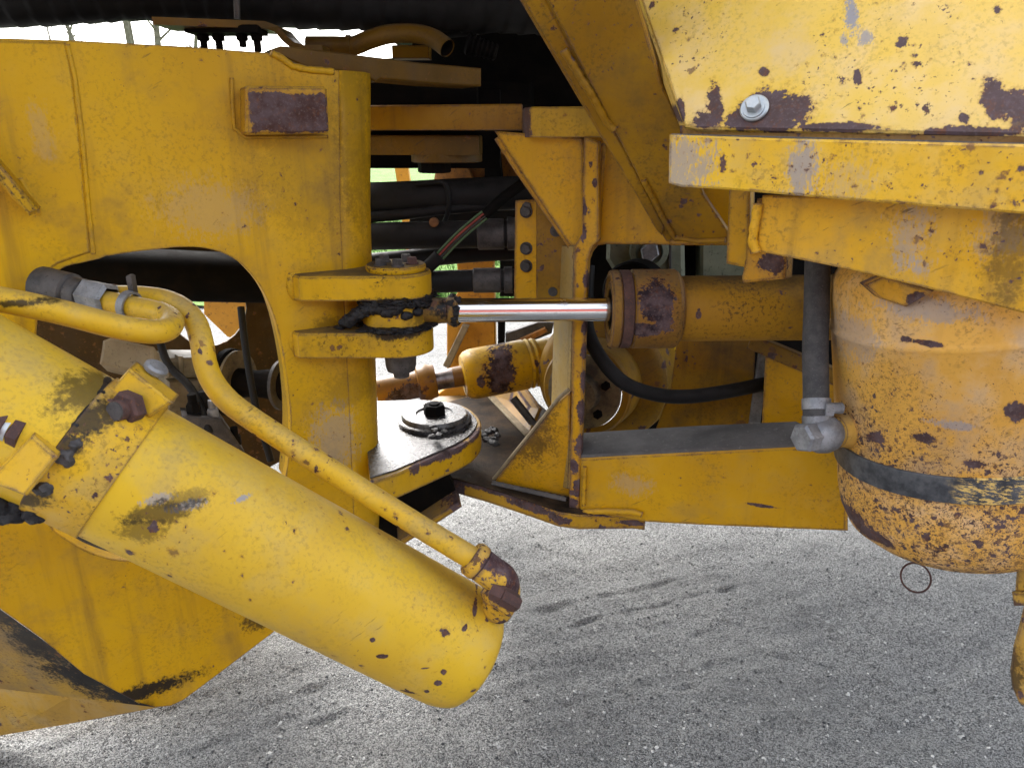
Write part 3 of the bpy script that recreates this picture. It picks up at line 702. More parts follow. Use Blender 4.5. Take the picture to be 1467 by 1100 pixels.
# bolted bracket plate in the middle
PK = vplane(738, 1.66, 832, 1.62, 350)
mk('bolted_plate', g_plate([PK.pts([(738, 288), (768, 286), (790, 300), (800, 316), (836, 352), (836, 432), (736, 432)])], PK.n, .018, .002), M['rear'], RFR)
M['grimy'] = paint('grimy_plate', (.34, .18, .008), (.2, .105, .010), None, .1, 1.0, 50, .7, .6, .3, .95, (), (), None, .45, .5)
mk('angled_plate', g_plate([PK.pts([(768, 290), (786, 300), (800, 318), (815, 342), (815, 430), (768, 430)], .012)], PK.n, .011, .002), M['grimy'], RFR)
bmesh_hex = None
for py in (303, 356, 381):
    q = PK.at(754, py, .001)
    g = join(g_lathe(q, PK.n, [(0, .0145), (.002, .0145), (.0025, 0)], 20), g_hex(q+PK.n*.002, PK.n, .0125, .010))
    if py == 303: g = join(g, g_hex(PK.at(755, 296, .003), PK.n, .011, .006))
    mk('bolt', g, M['darkmetal'], RFR, 30)
mk('plug', g_lathe(PK.at(792, 418, .012), PK.n, [(0, .011), (.003, .010), (.004, 0)], 18), M['darkmetal'], RFR, 30)
mk('plug', g_lathe(PK.at(796, 331, .012), PK.n, [(0, .013), (.003, .012), (.004, 0)], 18), M['darkmetal'], RFR, 30)
# diagonal brace: wide plate with narrow flange on its left, weld between
PD = plane3(P(760, 0, 1.24), P(885, 0, 1.20), P(1000, 345, 1.42))
M['brace'] = paint('brace_yellow', (.36, .19, .006), (.26, .13, .006), (.36, .23, .05), .2, .4, 60, .35, .25, .25, .7, (), (), None, .5, .5, (.10, .065, .022), .3, .55)
mk('brace', g_plate([PD.pts([(764, -40), (900, -40), (946, 118), (980, 190), (1008, 282), (1044, 335), (1042, 347), (966, 347), (944, 312)])], PD.n, .012, .002), M['brace'], RFR)
mk('brace_flange', g_plate([PD.pts([(728, -26), (738, -26), (966, 342), (955, 347), (925, 302), (850, 180)], -.016)], PD.n, .10, .002), M['brace'], RFR)
mk('brace_strip', g_plate([PD.pts([(734, -26), (760, -40), (952, 326), (948, 338), (940, 330)], -.008)], PD.n, .012, .002), M['brace'], RFR)
mk('weld_bead', g_weld([PD.at(a, b, .002) for a, b in ((807, 72), (815, 84), (832, 112), (846, 134), (870, 176), (880, 186))], .0085), M['brace'], RFR, 60)
mk('weld_bead', g_weld([PD.at(a, b, .002) for a, b in ((922, 258), (936, 284), (950, 312), (966, 340), (1000, 346), (1040, 344))], .007), M['brace'], RFR, 60)
# lower beam
bz = PR.at(1000, 650).z
bl = [(830, 656), (900, 652), (1000, 647), (1100, 642), (1215, 636), (1215, 762), (1000, 753), (928, 749), (829, 735)]
mk('lower_beam', g_plate([PR.pts(bl)], PR.n, .12, .006), M['beam'], RFR)
tp = [PR.at(a, b, -.004) for a, b in ((832, 654), (1000, 645), (1205, 636))]
tb = [HZ(1140, 606, tp[2].z), HZ(1000, 612, tp[1].z), HZ(830, 622, tp[0].z)]
mk('beam_top', g_plate([[p+ZZ*.004 for p in tp+tb]], ZZ, .01, .001), M['greydust'], RFR)
mk('oil_spot', g_lathe(HZ(861, 641, tp[0].z+.004), ZZ, [(0.0002, 0), (.0004, 0.001), (.0004, .030)], 30), M['black'], RFR)
mk('weld_bead', g_weld([PR.at(a, b, .004) for a, b in ((838, 668), (837, 700), (836, 724))], .006), M['beam'], RFR, 60)
# lower hinge plate of the rear frame with its thick front edge
zB = PR.at(870, 737).z
edge = [(925, 738), (908, 736), (830, 737), (800, 733), (750, 716), (700, 700), (640, 683), (612, 677)]
L = [PR.at(925, 738, -.03)]+[HZ(a, b, zB) for a, b in edge]+[HZ(a, b, zB) for a, b in ((585, 660), (600, 600), (640, 575), (700, 560), (770, 575), (800, 600))]+[HZ(830, 640, zB)]
zt_b = zB-PR.at(870, 758).z
M['edgeY'] = paint('hinge_edge_worn', (.50, .28, .013), None, None, .15, .8, 30, .4, .2, .8, .5, ((HZ(690, 700, zB), (.16, .1, .012)), (HZ(640, 690, zB), (.03, .1, .03)), (HZ(760, 722, zB)+V((0, 0, -.012)), (.07, .1, .012)), (HZ(655, 690, zB)+V((0, 0, -.02)), (.02, .1, .03)), (HZ(800, 745, zB)+V((0, 0, -.02)), (.03, .1, .012)), (PR.at(905, 755), (.03, .1, .008)), (PR.at(872, 738), (.05, .1, .006))), (), None, .45, .95, chipcol=(.045, .030, .034))
mk('lower_hinge_plate', g_plate([L], ZZ, zt_b, .004), M['edgeY'], RFR)
Lt = [HZ(a, b, zB) for a, b in ((895, 737), (830, 737), (800, 733), (750, 716), (700, 700), (645, 685), (592, 662), (602, 602), (640, 577), (700, 562), (768, 576), (798, 602), (826, 640))]
mk('hinge_top', g_plate([[p+ZZ*.003 for p in Lt]], ZZ, .0025, .001), M['brownplate'], RFR)
mk('weld_bead', g_weld([PR.at(a, b, .006) for a, b in ((836, 733), (870, 732), (905, 733), (920, 737))], .009), M['beam'], RFR, 60)
mk('weld_bead', g_weld([HZ(a, b, zB+.004) for a, b in ((706, 692), (750, 702), (812, 716))], .009), M['greydust'], RFR, 60)
# lower gusset, standing on the hinge plate
PGL = plane3(HZ(708, 690, zB), HZ(812, 712, zB), P(812, 560, PR.at(820, 560).y-.0))
mk('lower_gusset', g_plate([PGL.pts([(708, 691), (713, 684), (798, 578), (816, 563), (817, 712), (770, 703)])], PGL.n, .014, .0015), M['rear'], RFR)
gt = [PGL.at(a, b, .0) for a, b in ((708, 690), (803, 573), (816, 562))]
mk('gusset_edge', g_tube([p-PGL.n*.006+V((-.004, 0, .004)) for p in gt], .0045, 6), M['beige'], RFR)
# far lower arm of the hinge seen behind (light edged strip and yellow flange)
a0, a1 = HZ(702, 566, zB+.006), HZ(757, 622, zB+.006)
mk('far_gusset', g_plate([[a0, a1, a1+V((.03, .06, .055)), a0+V((.03, .06, .12))]], (a1-a0).cross(ZZ), .012, .001), M['rearhi'], RFR)
mk('gusset_edge', g_box((a0+a1)/2+V((0, -.012, .004)), (a1-a0).normalized(), (a1-a0).cross(ZZ).normalized(), ZZ, (a1-a0).length, .022, .006, .001), M['beige'], RFR)
mk('far_bar', g_tube([P(735, 570, 1.98), P(790, 640, 1.93)], .012, 8), M['darkmetal'], RFR)
# black plate painted as the shade under the front hinge plate, with edge guide
PC = vplane(540, 1.56, 680, 1.60, 700)
mk('cavity_shade', g_plate([PC.pts([(540, 684), (640, 676), (652, 700), (655, 716), (602, 750), (570, 775), (540, 800)])], PC.n, .05, .002), M['black'], RFR)
a0, a1 = PC.at(657, 713, .03), PC.at(572, 768, .03); x_ = (a1-a0).normalized()
mk('lower_guide', g_box((a0+a1)/2, x_, x_.cross(PC.n).normalized(), PC.n, (a1-a0).length, .016, .07, .002), M['edgeY'], RFR)

# inner frame parts deeper behind: greasy plate, box, grey strip
PI = vplane(980, 1.72, 1100, 1.66, 550)
mk('inner_plate', g_plate([PI.pts([(972, 470), (1075, 480), (1082, 500), (1076, 640), (930, 640), (960, 560)])], PI.n, .012, .002), M['grimy'], RFR)
PS = vplane(1075, 1.66, 1100, 1.66, 550)
mk('cover_strip', g_plate([PS.pts([(1088, 505), (1102, 512), (1086, 632), (1071, 632)])], PS.n, .01, .001), M['zinc'], RFR)
PX = vplane(1090, 1.60, 1200, 1.50, 550)
mk('inner_box', g_plate([PX.pts([(1096, 508), (1150, 530), (1230, 560), (1230, 650), (1090, 622)])], PX.n, .10, .003), M['rear'], RFR)
a0, a1 = PX.at(1075, 488, .01), PX.at(1210, 545, .01)
mk('inner_strut', g_box((a0+a1)/2, (a1-a0).normalized(), (a1-a0).cross(PX.n).normalized(), PX.n, (a1-a0).length, .035, .02, .002), M['grimy'], RFR)
# small brackets under the deck on the right
PBK = vplane(1040, 1.33, 1130, 1.25, 340)
mk('hanger_plate', g_plate([PBK.pts([(1044, 270), (1074, 270), (1072, 384), (1040, 378)], -.03)], PBK.n, .02, .002), M['rear'], RFR)
M['rustyel'] = paint('rusty_bracket_yellow', ORA, (.5, .26, .03), (.62, .40, .16), .4, .9, 40, .6, .2, .4, .5, ((PBK.at(1105, 378), (.022, .03, .018)),), (), None, .5, .8)
mk('hanger_bracket', g_plate([PBK.pts([(1084, 285), (1106, 285), (1126, 366), (1124, 400), (1063, 406), (1062, 398)])], PBK.n, .03, .003), M['rustyel'], RFR)
mk('weld_bead', g_weld([PBK.at(a, b, .004) for a, b in ((1094, 288), (1086, 330), (1078, 352), (1082, 362))], .010), M['rustyel'], RFR, 60)

# ================================================================== DECK EDGE AND BODY PANEL (right, nearest)
dk0 = PB.at(1200, 250); dk0.z = 0
DK = thing('deck_edge', 'thick worn yellow deck bar with curved skirt plate above the air tank', 'loader deck', tuple(dk0))
pB = lambda a, b, o=0: PB.at(a, b, o)
M['deck'] = paint('deck_faded_yellow', (.72, .44, .022), (.68, .38, .022), (.74, .53, .18), .6, .4, 60, .45, .15, .3, .35, ((pB(1032, 232), (.007, .02, .026)), (pB(1010, 202), (.009, .02, .004))), (), None, .5, .35, (.20, .12, .05), .35, .4, (.11, .06, .05), (), ((pB(982, 238), (.045, .08, .06), .7), (pB(1142, 245), (.022, .06, .055), .75), (pB(1230, 255), (.05, .03, .035), .3)))
mk('deck_bar', g_plate([PB.pts([(958, 193), (1100, 198), (1300, 203), (1520, 208), (1520, 311), (1467, 307), (1200, 286), (1040, 272), (975, 268), (957, 263)], .018)], PB.n, .30, .003), M['deck'], DK)
M['skirt'] = paint('skirt_yellow', (.64, .355, .014), (.59, .31, .014), (.64, .44, .14), .4, .5, 60, .5, .45, .3, .5, ((pB(1138, 345), (.005, .02, .022)),), ((pB(1462, 350), (.03, .05, .11), .55),), None, .5, .4, (.14, .08, .03), .3, .45, (.10, .06, .05), (), ((pB(1310, 345), (.03, .05, .06), .5), (pB(1330, 385), (.02, .05, .02), .5), (pB(1440, 330), (.04, .05, .05), .35)))
mk('skirt_plate', g_plate([PB.pts([(1092, 280), (1530, 290), (1530, 468), (1467, 449), (1400, 431), (1330, 414), (1250, 394), (1180, 379), (1125, 368), (1082, 360)], -.022)], PB.n, .014, .002), M['skirt'], DK)
mk('weld_bead', g_weld([PB.at(a, b, -.018) for a, b in ((1086, 292), (1078, 345), (1084, 362))], .009), M['skirt'], DK, 60)
PPL = plane3(P(900, 190, 1.215), P(1467, 195, .945), P(1150, -60, 1.215))
pP = lambda a, b: PPL.at(a, b, 0)
bp0 = PB.at(1200, 180); bp0.z = 0
M['decktop'] = M['greydust']
mk('deck_dust', g_plate([[q+ZZ*.001 for q in PB.pts([(962, 192.5), (1520, 207.5)], .012)+PB.pts([(1520, 207.5), (962, 192.5)], -.10)]], ZZ, .002, 0), M['greydust'], DK)
BP = thing('body_panel', 'sunlit pale yellow body panel with rust chips and a zinc bolt, top right', 'body panel', tuple(bp0))
bolt_p = PPL.at(1081, 156, .002)
M['panel'] = paint('panel_faded_yellow', (.76, .50, .055), (.75, .52, .14), (.78, .58, .28), .8, .6, 60, .5, .12, .1, .15, (
    (pP(1112, 160), (.040, .12, .032)), (pP(1070, 172), (.030, .12, .016)), (pP(1025, 150), (.010, .12, .028)), (pP(1012, 172), (.018, .12, .012)), (pP(975, 158), (.006, .12, .018)),
    (pP(1424, 142), (.013, .12, .026)), (pP(1462, 152), (.016, .12, .022)), (pP(1200, 183), (.05, .12, .006)), (pP(1390, 190), (.05, .12, .007)), (pP(1228, 110), (.005, .12, .010)), (pP(1094, 103), (.006, .12, .007)), (pP(1146, 160), (.008, .12, .012)), (pP(1380, 168), (.005, .12, .006))),
    (), None, .38, .45, (.22, .14, .05), .2, .25, (.085, .055, .052), (), ((pP(1219, 20), (.010, .12, .034), .95), (pP(1240, 55), (.012, .12, .014), .8), (pP(1210, 58), (.006, .12, .012), .8)))
mk('panel_sheet', g_plate([PPL.pts([(898, -60), (1540, -60), (1540, 196), (1467, 194), (1200, 188), (1000, 184), (980, 180)], 0)], PPL.n, .012, .003), M['panel'], BP)
fa = [PPL.at(a, b, 0) for a, b in ((898, -60), (918, 10), (948, 96), (968, 150), (980, 180))]
fb = [p-PB.n*.035-PB.u*.020 for p in fa]; fc = [p-PB.n*.20-PB.u*.022 for p in fa]
Vt = fa+fb+fc; F = []
for i in range(4): F += [(i, i+1, i+6, i+5), (i+5, i+6, i+11, i+10)]
mk('panel_fold', (Vt, F), M['panel'], BP, 20)
M['lowerlip'] = paint('panel_lip_rusty', (.34, .19, .03), (.20, .10, .03), None, .3, .9, 40, .7, .2, .5, .6, (), (), None, .6, .5)
mk('panel_lip', g_plate([PB.pts([(974, 180), (1530, 186), (1530, 210), (974, 196)], -.058)], PB.n, .01, .001), M['lowerlip'], BP)
bw = mk('washer', g_lathe(bolt_p, PPL.n, [(0, .0205), (.003, .0205), (.0045, .019), (.0045, 0)], 36), M['zincbright'], BP, 30)
mk('bolt', join(g_lathe(bolt_p+PB.n*.0045, PPL.n, [(0, .0155), (.003, .015), (.0035, 0)], 28), g_hex(bolt_p+PPL.n*.007, PPL.n, .0115, .012)), M['zincbright'], bw, 30)

mk('far_light_blocker', g_box(V((1.25, 2.80, 1.15)), RT, ZZ, V((0, -1, 0)), 2.3, 1.0, .03, .003), M['deep'], DK)  # unseen far wall added to block light coming from behind
# unseen overhead slabs and a black backing sheet, added to keep the inside dark
cf = mk('cab_floor_blocker', join(g_box(V((.75, 2.1, 1.86)), RT, V((0, 1, 0)), ZZ, 2.5, 1.7, .06, .004), g_box(V((.62, 2.65, 1.68)), RT, V((0, 1, 0)), ZZ, 2.2, 1.7, .06, .004)), M['black'], None, None, 'unseen black slabs added above the hinge as a cab floor, to block sky light', 'light blocker')
bhd = thing('filler_bulkhead', 'black bulkhead sheet added to fill the shaded gap behind the hoses, top centre', 'bulkhead', tuple(P(720, 200, 2.3)))
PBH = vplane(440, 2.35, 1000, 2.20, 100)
mk('dark_fill_sheet', g_plate([PBH.pts([(552, -120), (1100, -120), (1100, 260), (745, 250), (735, 205), (560, 150), (548, 84), (590, 82), (590, 62)])], PBH.n, .01, .001), M['black'], bhd)
mk('dark_fill_rib', g_plate([PBH.pts([(520, 112), (760, 118), (760, 152), (520, 150)], .12)], PBH.n, .10, .003), M['black'], bhd)

# ================================================================== STEERING CYLINDERS
YS = 1.455
sc0 = P(880, 445, YS); sc0.z = 0
SC = thing('steering_cylinder', 'near steering cylinder with bright chrome rod and rust-patched gland', 'hydraulic cylinder', tuple(sc0))
A = P(567, 454, YS); Bq = P(880, 443, YS); ax = (P(1150, 441, YS)-Bq); ax.normalize()
sx = lambda px: (P(px, 443, YS)-Bq).dot(ax)
up = ZZ
ze0 = P(567, 432, YS-.067).z; ze1 = P(567, 474, YS-.067).z
mk('rod_eye', g_lathe(V((A.x, A.y, ze1)), ZZ, [(0, .04), (0, .062), (.004, .066), (ze0-ze1-.004, .066), (ze0-ze1, .062), (ze0-ze1, .04)], 40), M['lug'], SC, 30)
M['neck'] = paint('greasy_neck', (.30, .17, .02), (.12, .07, .02), None, .1, .8, 40, .6, .1, .6, .9, (), ((P(633, 440, YS), (.03, .06, .022), 1.0),), None, .4, .3)
mk('rod_neck', g_lathe(Bq, ax, [(sx(604), .029), (sx(628), .027), (sx(640), .026), (sx(643), .030), (sx(655), .030), (sx(657), .025)], 32), M['neck'], SC, 30)
mk('grease_lump', join(*[g_blob(Bq+ax*sx(rnd.uniform(646, 656))+V((0, math.cos(a)*-.027, math.sin(a)*.027)), .008, .007, .007, .6, 2, i) for i, a in enumerate([x*.37 for x in range(17)])]), M['grease'], SC, 60, None, None, None, 'stuff')
mk('rod', g_lathe(Bq, ax, [(sx(650), .0245), (sx(885), .0245)], 48), M['chrome'], SC, 40)
GR = P(935, 442, YS-.07)
M['gland'] = paint('gland_brown_yellow', (.26, .135, .014), (.17, .085, .018), (.32, .19, .04), .3, .5, 50, .5, .2, .4, .7, ((GR+V((.005, 0, .012)), (.034, .09, .042)), (GR+V((-.012, 0, -.042)), (.040, .09, .016)), (GR+V((.02, 0, -.02)), (.02, .09, .03))), (), None, .55, .5, (.07, .04, .018), .3, .8, (.020, .013, .018))
r = .0795
mk('wiper_ring', g_lathe(Bq, ax, [(sx(880), .026), (sx(876), .030), (sx(874), .036), (sx(874), .042)], 40), M['black'], SC, 30)
mk('gland_lip', g_lathe(Bq, ax, [(sx(876), .040), (sx(873), .044), (sx(872), .054), (sx(876), .056), (sx(876), .064), (sx(871), .068), (sx(873), .078), (sx(878), r), (sx(884), r), (sx(886), r-.004)], 56), M['gland'], SC, 30)
mk('gland_ring', g_lathe(Bq, ax, [(sx(886), r-.004), (sx(887), r), (sx(900), r), (sx(902), r-.004)], 56), M['rust'], SC, 30)
mk('gland', g_lathe(Bq, ax, [(sx(902), r-.004), (sx(904), r+.001), (sx(964), r+.001), (sx(968), r-.003), (sx(970), r-.012), (sx(974), r-.014)], 64), M['gland'], SC, 30)
M['barrel'] = paint('barrel_mustard', (.40, .21, .010), (.30, .15, .011), (.36, .22, .04), .2, .55, 50, .4, .1, .9, .8, ((P(1000, 449, YS-.06), (.005, .09, .010)),), (), None, .5, 0, (.09, .05, .02), .3, .8, dustcol=(.05, .035, .025))
mk('barrel', g_lathe(Bq, ax, [(sx(970), .064), (sx(974), .0665), (sx(1330), .0665), (sx(1332), 0)], 64), M['barrel'], SC, 30)

gb = []
for i in range(60):
    a = R(-160+i*3.6); z = ze0-rnd.uniform(.0, .018)*(1 if i % 3 else 1.8)
    gb.append(g_blob(V((A.x+math.cos(a)*.066, A.y+math.sin(a)*.066, z)), .014, .010, rnd.uniform(.006, .011), .35, 2, i+200))
mk('grease_lump', join(*gb), M['grease'], SC, 60, None, None, None, 'stuff')

# the one on the far side, pointing up to the right
sf0 = P(690, 535, 2.02); sf0.z = 0
SF = thing('steering_cylinder', 'far steering cylinder with short rod and large brown bare patch, below the chrome rod', 'hydraulic cylinder', tuple(sf0))
f0 = P(566, 556, 1.95); f1 = P(790, 515, 2.06); fx = (f1-f0).normalized(); fl = (f1-f0).length
fs = lambda px: fl*(px-566)/224
M['farcyl'] = paint('far_cylinder_yellow', (.62, .37, .006), (.52, .29, .006), None, .2, .6, 34, .3, .2, .3, .45, ((P(718, 528, 1.98), (.042, .15, .075)), (P(690, 540, 1.98), (.012, .1, .02))), (), None, .4, .3, chipcol=(.020, .010, .008))
M['farboot'] = paint('far_rod_end', (.34, .17, .015), (.2, .09, .014), None, .1, 1.4, 34, .9, .2, .3, .8, ((P(585, 570, 1.93), (.05, .1, .05)),), (), None, .4, .3, chipcol=(.020, .010, .008))
M['dullrod'] = plain('dull_rod', (.16, .12, .11), (.32, .28, .27), .28, .9, 40, .1, .001, (.04, .03, .025))
mk('rod_end', g_lathe(f0, fx, [(fs(540), .040), (fs(596), .040), (fs(598), .050), (fs(604), .053), (fs(612), .053), (fs(616), .049), (fs(622), .047), (fs(623), .02)], 40), M['farboot'], SF, 30)
mk('rod', g_lathe(f0, fx, [(fs(620), .0285), (fs(668), .0285)], 40), M['dullrod'], SF, 40)
mk('rod_collar', g_lathe(f0, fx, [(fs(646), .0295), (fs(662), .030)], 40), M['farboot'], SF, 40)
mk('gland', g_lathe(f0, fx, [(fs(660), .03), (fs(661), .058), (fs(666), .068), (fs(674), .073), (fs(682), .074), (fs(750), .074), (fs(753), .071), (fs(757), .074), (fs(761), .070), (fs(765), .073), (fs(769), .069)], 56), M['farcyl'], SF, 30)
mk('barrel', g_lathe(f0, fx, [(fs(768), .066), (fs(1000), .066)], 48), M['farcyl'], SF, 30)

# ================================================================== LIFT CYLINDER (lower left, nearest)
d0 = 1.06
c1 = D(165, 667, 1.0); c2 = D(653, 923, 1.19)
lx = (c2-c1).normalized(); LL = (c2-c1).length+.014
lc0 = D(430, 800, d0); lc0 = V((lc0.x, lc0.y, 0))
LC = thing('lift_cylinder', 'large lemon yellow lift cylinder slanting down to the right, lower left', 'hydraulic cylinder', tuple(lc0))
toC = (C0-(c1+c2)/2).normalized(); side_v = lx.cross(toC).normalized()
if side_v.z < 0: side_v = -side_v
front_v = lx.cross(side_v).normalized()
if front_v.dot(toC) < 0: front_v = -front_v
rL = .100
def onL(px, py, h=0.0):
    """point on the barrel surface under a pixel"""
    rr = ray(px, py).normalized(); w = C0-c1; a = rr-lx*rr.dot(lx); b_ = w-lx*w.dot(lx)
    A_, B_, C_ = a.dot(a), 2*a.dot(b_), b_.dot(b_)-(rL+h)**2; di = B_*B_-4*A_*C_
    t = (-B_-math.sqrt(max(di, 0)))/(2*A_); return C0+rr*t
ch = lambda px, py, r1, r2=None: (onL(px, py), (r1, .1, r2 or r1))
M['lift'] = paint('lift_cylinder_lemon', LEM, (.58, .36, .030), (.60, .46, .17), .35, .42, 50, .25, .0, .4, .3, (
    ch(546, 940, .008, .004), ch(636, 962, .005), ch(628, 978, .005), ch(611, 990, .004), ch(534, 916, .004), ch(666, 899, .004), ch(680, 873, .003, .006), ch(700, 884, .005, .004), ch(608, 957, .006, .0015), ch(586, 991, .012, .004)), (
    (onL(135, 560), (.06, .06, .03), .75), (onL(150, 600), (.05, .05, .012), .6), (onL(232, 735), (.045, .08, .016), .75), (onL(205, 760), (.03, .08, .02), .6), (onL(265, 715), (.03, .05, .012), .5)),
    None, .40, 0, (.13, .095, .05), .25, .22, None, (), ((onL(250, 560), (.2, .1, .02), .2), (onL(265, 725), (.025, .05, .008), .8), (onL(225, 715), (.02, .05, .008), .7), (onL(345, 715), (.012, .05, .004), .9)))
mk('barrel', g_lathe(c1, lx, [(-.40, rL), (LL-.035, rL), (LL-.015, rL-.001), (LL-.0, rL-.004), (LL+.012, rL-.008), (LL+.020, rL-.016), (LL+.025, rL-.030), (LL+.028, 0)], 96), M['lift'], LC, 50)
M['band'] = paint('clamp_band_yellow', (.64, .385, .014), (.58, .33, .012), (.60, .46, .2), .4, .35, 60, .5, .0, .5, .5, (), ((onL(120, 600), (.035, .08, .02), .9), (onL(90, 640), (.03, .05, .02), .9), (onL(40, 715), (.04, .05, .015), .9)), None, .45, .5)
sb = (onL(176, 660)-c1).dot(lx)+.004
Vt, F = g_lathe(c1, lx, [(sb-.076, rL), (sb-.074, rL+.0035), (sb+.0, rL+.0035), (sb+.002, rL+.0025), (sb+.002, rL-.001)], 96)
mk('clamp_band', (Vt, F), M['band'], LC, 30)
mk('grease_ring', g_tube([onL(*q, -.0025) for q in cr([(154, 545), (142, 572), (120, 596), (104, 620), (96, 640)], 5)], [.0058+.003*mnoise.noise(V((i*.9, 0, 0))) for i in range(21)], 10), M['grease'], LC, 60)
# clamp lugs with their bolts
M['clamp'] = paint('clamp_lug_yellow', (.66, .40, .012), (.62, .36, .010), None, .2, .4, 40, .3, .0, .3, .3, (), (), None, .42, .6)
def lugblock(front, thick, name='clamp_lug'):
    n = (front[1]-front[0]).cross(front[3]-front[0]).normalized()
    if n.dot(toC) < 0: n = -n
    return mk(name, g_plate([front], n, thick, .003), M['clamp'], LC), n
# upper lug: a thick tongue rising from the band; the bolt goes through along the barrel
e_up = (side_v*.80+front_v*.60).normalized()
u0 = onL(205, 580, .002)
fA = [D(149, 566, .955), D(184, 527, .955), D(247, 577, .955), D(213, 598, .955)]
nA = (fA[1]-fA[0]).cross(fA[3]-fA[0]).normalized(); nA = nA if nA.dot(toC) > 0 else -nA
bv_ = D(196, 518, 1.0)-fA[1]
mk('clamp_lug', g_plate([fA], nA, bv_.length, .003, bv_), M['clamp'], LC)
bx = (nA*.9+V((-.25, 0, -.15))).normalized()
q = D(190, 583, .952)
mk('clamp_nut', join(g_hex(q, bx, .0235, .018), g_lathe(q+bx*.018, bx, [(0, .0135), (.010, .0135), (.011, .012), (.011, 0)], 20)), M['rust'], LC, 30)
mk('clamp_bolt', g_lathe(q+bx*.018, bx, [(0.002, .013), (.013, .0125), (.0135, .011), (.0135, 0)], 20), M['darkmetal'], LC, 30)
mk('blue_washer', g_lathe(D(222, 530, 1.0), e_up, [(0, .016), (.006, .016), (.009, .012), (.009, 0)], 20), M['zinc'], LC, 30)
# lower lug at the left edge of the picture
fB = [D(-30, 683, .868), D(0, 668, .868), D(45, 622, .868), D(82, 655, .868), D(36, 711, .868), D(0, 697, .868), D(-30, 690, .868)]
n2 = (fB[3]-fB[2]).cross(fB[4]-fB[2]).normalized(); n2 = n2 if n2.dot(toC) > 0 else -n2
bv_ = D(60, 606, .913)-fB[2]
mk('clamp_lug', g_plate([fB], n2, bv_.length, .003, bv_), M['clamp'], LC)
q = D(30, 622, .885); bx2 = (D(-30, 600, .875)-q).normalized()
mk('clamp_nut', join(g_hex(q+bx2*-.004, bx2, .022, .014), g_hex(q+bx2*.016, bx2, .024, .022)), M['rust'], LC, 30)
mk('clamp_washer', g_lathe(q+bx2*.010, bx2, [(0, .019), (.006, .019)], 20), M['zincbright'], LC, 30)
for i, (px, py, s) in enumerate(((97, 655, .014), (66, 697, .014), (108, 638, .011), (20, 730, .022), (52, 733, .018), (0, 725, .02))):
    mk('grease_lump', g_blob(onL(px, py, -.003), s, s, s*.8, .4, 3, i), M['grease'] if i > 2 else M['darkmetal'], LC, 60, None, None, None, 'stuff')
# port block on the barrel end where the pipe arrives
M['fit'] = paint('rusty_elbow_yellow', (.60, .37, .03), (.55, .3, .03), None, .2, 1.4, 60, 1.2, .0, .4, .3, ((D(724, 800, 1.10), (.02, .1, .02)), (D(705, 795, 1.10), (.014, .1, .01)), (D(735, 828, 1.10), (.012, .1, .03))), (), None, .45, .9, chipcol=(.045, .022, .024))
e0, e1 = D(674, 797, 1.10), D(716, 829, 1.105); ex = (e1-e0).normalized()
el = mk('pipe_elbow', join(g_lathe(e0, ex, [(0, .018), (0, .0245), (.004, .0275), (.018, .0275), (.021, .024), (.030, .024)], 32), g_tube(cr([tuple(e0+ex*.022), tuple(e0+ex*.04), tuple(D(719, 832, 1.11)), tuple(D(721, 853, 1.125)), tuple(D(712, 872, 1.15))], 7), .0255, 24)), M['fit'], LC, 40)
pc = D(716, 852, 1.12)
mk('port_block', g_plate([[D(*q, 1.085) for q in ((699, 850), (711, 834), (738, 850), (744, 868), (733, 884), (704, 866))]], toC, .05, .004), M['fit'], LC)
mk('port_bolt', join(g_hex(D(706, 846, 1.085), (toC*.6+lx*.7).normalized(), .014, .02), g_hex(D(716, 851, 1.078), lx, .0145, .034)), M['rust'], LC, 30)

# ================================================================== PIPES OF THE LIFT CYLINDER
M['pipe'] = paint('pipe_yellow', (.65, .41, .022), (.60, .36, .018), (.58, .45, .18), .4, .6, 60, .3, .0, .45, .35, (), ((D(30, 432, .99), (.05, .05, .006), .9),), None, .42, 0, (.13, .09, .04), .25, .35)
p0 = P(250, 470, 1.02)
UB = thing('bent_pipe', 'yellow steel pipe bent back in a U with grey union nut at the cut-out', 'hydraulic pipe', tuple(V((p0.x, p0.y, 0))))
pts = cr([tuple(D(a, b, d)) for a, b, d in ((-60, 420, .98), (0, 429, .99), (82, 446, 1.01), (164, 467, 1.03), (212, 475, 1.05), (238, 472, 1.075), (246, 460, 1.11), (234, 450, 1.135), (205, 443, 1.15), (150, 432, 1.17))], 8)
mk('pipe', g_tube(pts, .0178, 24), M['pipe'], UB, 60)
ex = (D(60, 411, 1.195)-D(158, 432, 1.165)).normalized()
q = D(158, 431, 1.165)
mk('union_nut', g_lathe(q, ex, [(0, .022), (.004, .029), (.045, .029), (.048, .026)], 6), M['zinc'], UB, 30)
mk('union_body', g_lathe(q+ex*.048, ex, [(0, .022), (.002, .026), (.022, .027), (.024, .023), (.028, .031), (.085, .033), (.09, .02)], 28), M['darkmetal'], UB, 30)
mk('pipe_clamp', g_lathe(D(185, 437, 1.155), (D(205, 443, 1.15)-D(185, 437, 1.155)).normalized(), [(-.006, .019), (-.006, .023), (.006, .023), (.006, .019)], 28), M['zinc'], UB, 30)
mk('clamp_tab', g_box(D(189, 407, 1.155), RT, V((0, 1, 0)), ZZ, .008, .014, .030, .002), M['darkmetal'], UB)
mk('port_stub', g_plate([[D(*q, 1.10) for q in ((147, 487), (158, 483), (220, 496), (218, 540), (180, 530), (142, 520))]], toC, .05, .004), M['beige'], UB)
LP = thing('feed_pipe', 'long yellow steel pipe running from the cut-out down beside the lift cylinder', 'hydraulic pipe', tuple(V((P(430, 640, 1.1).x, 1.1, 0))))
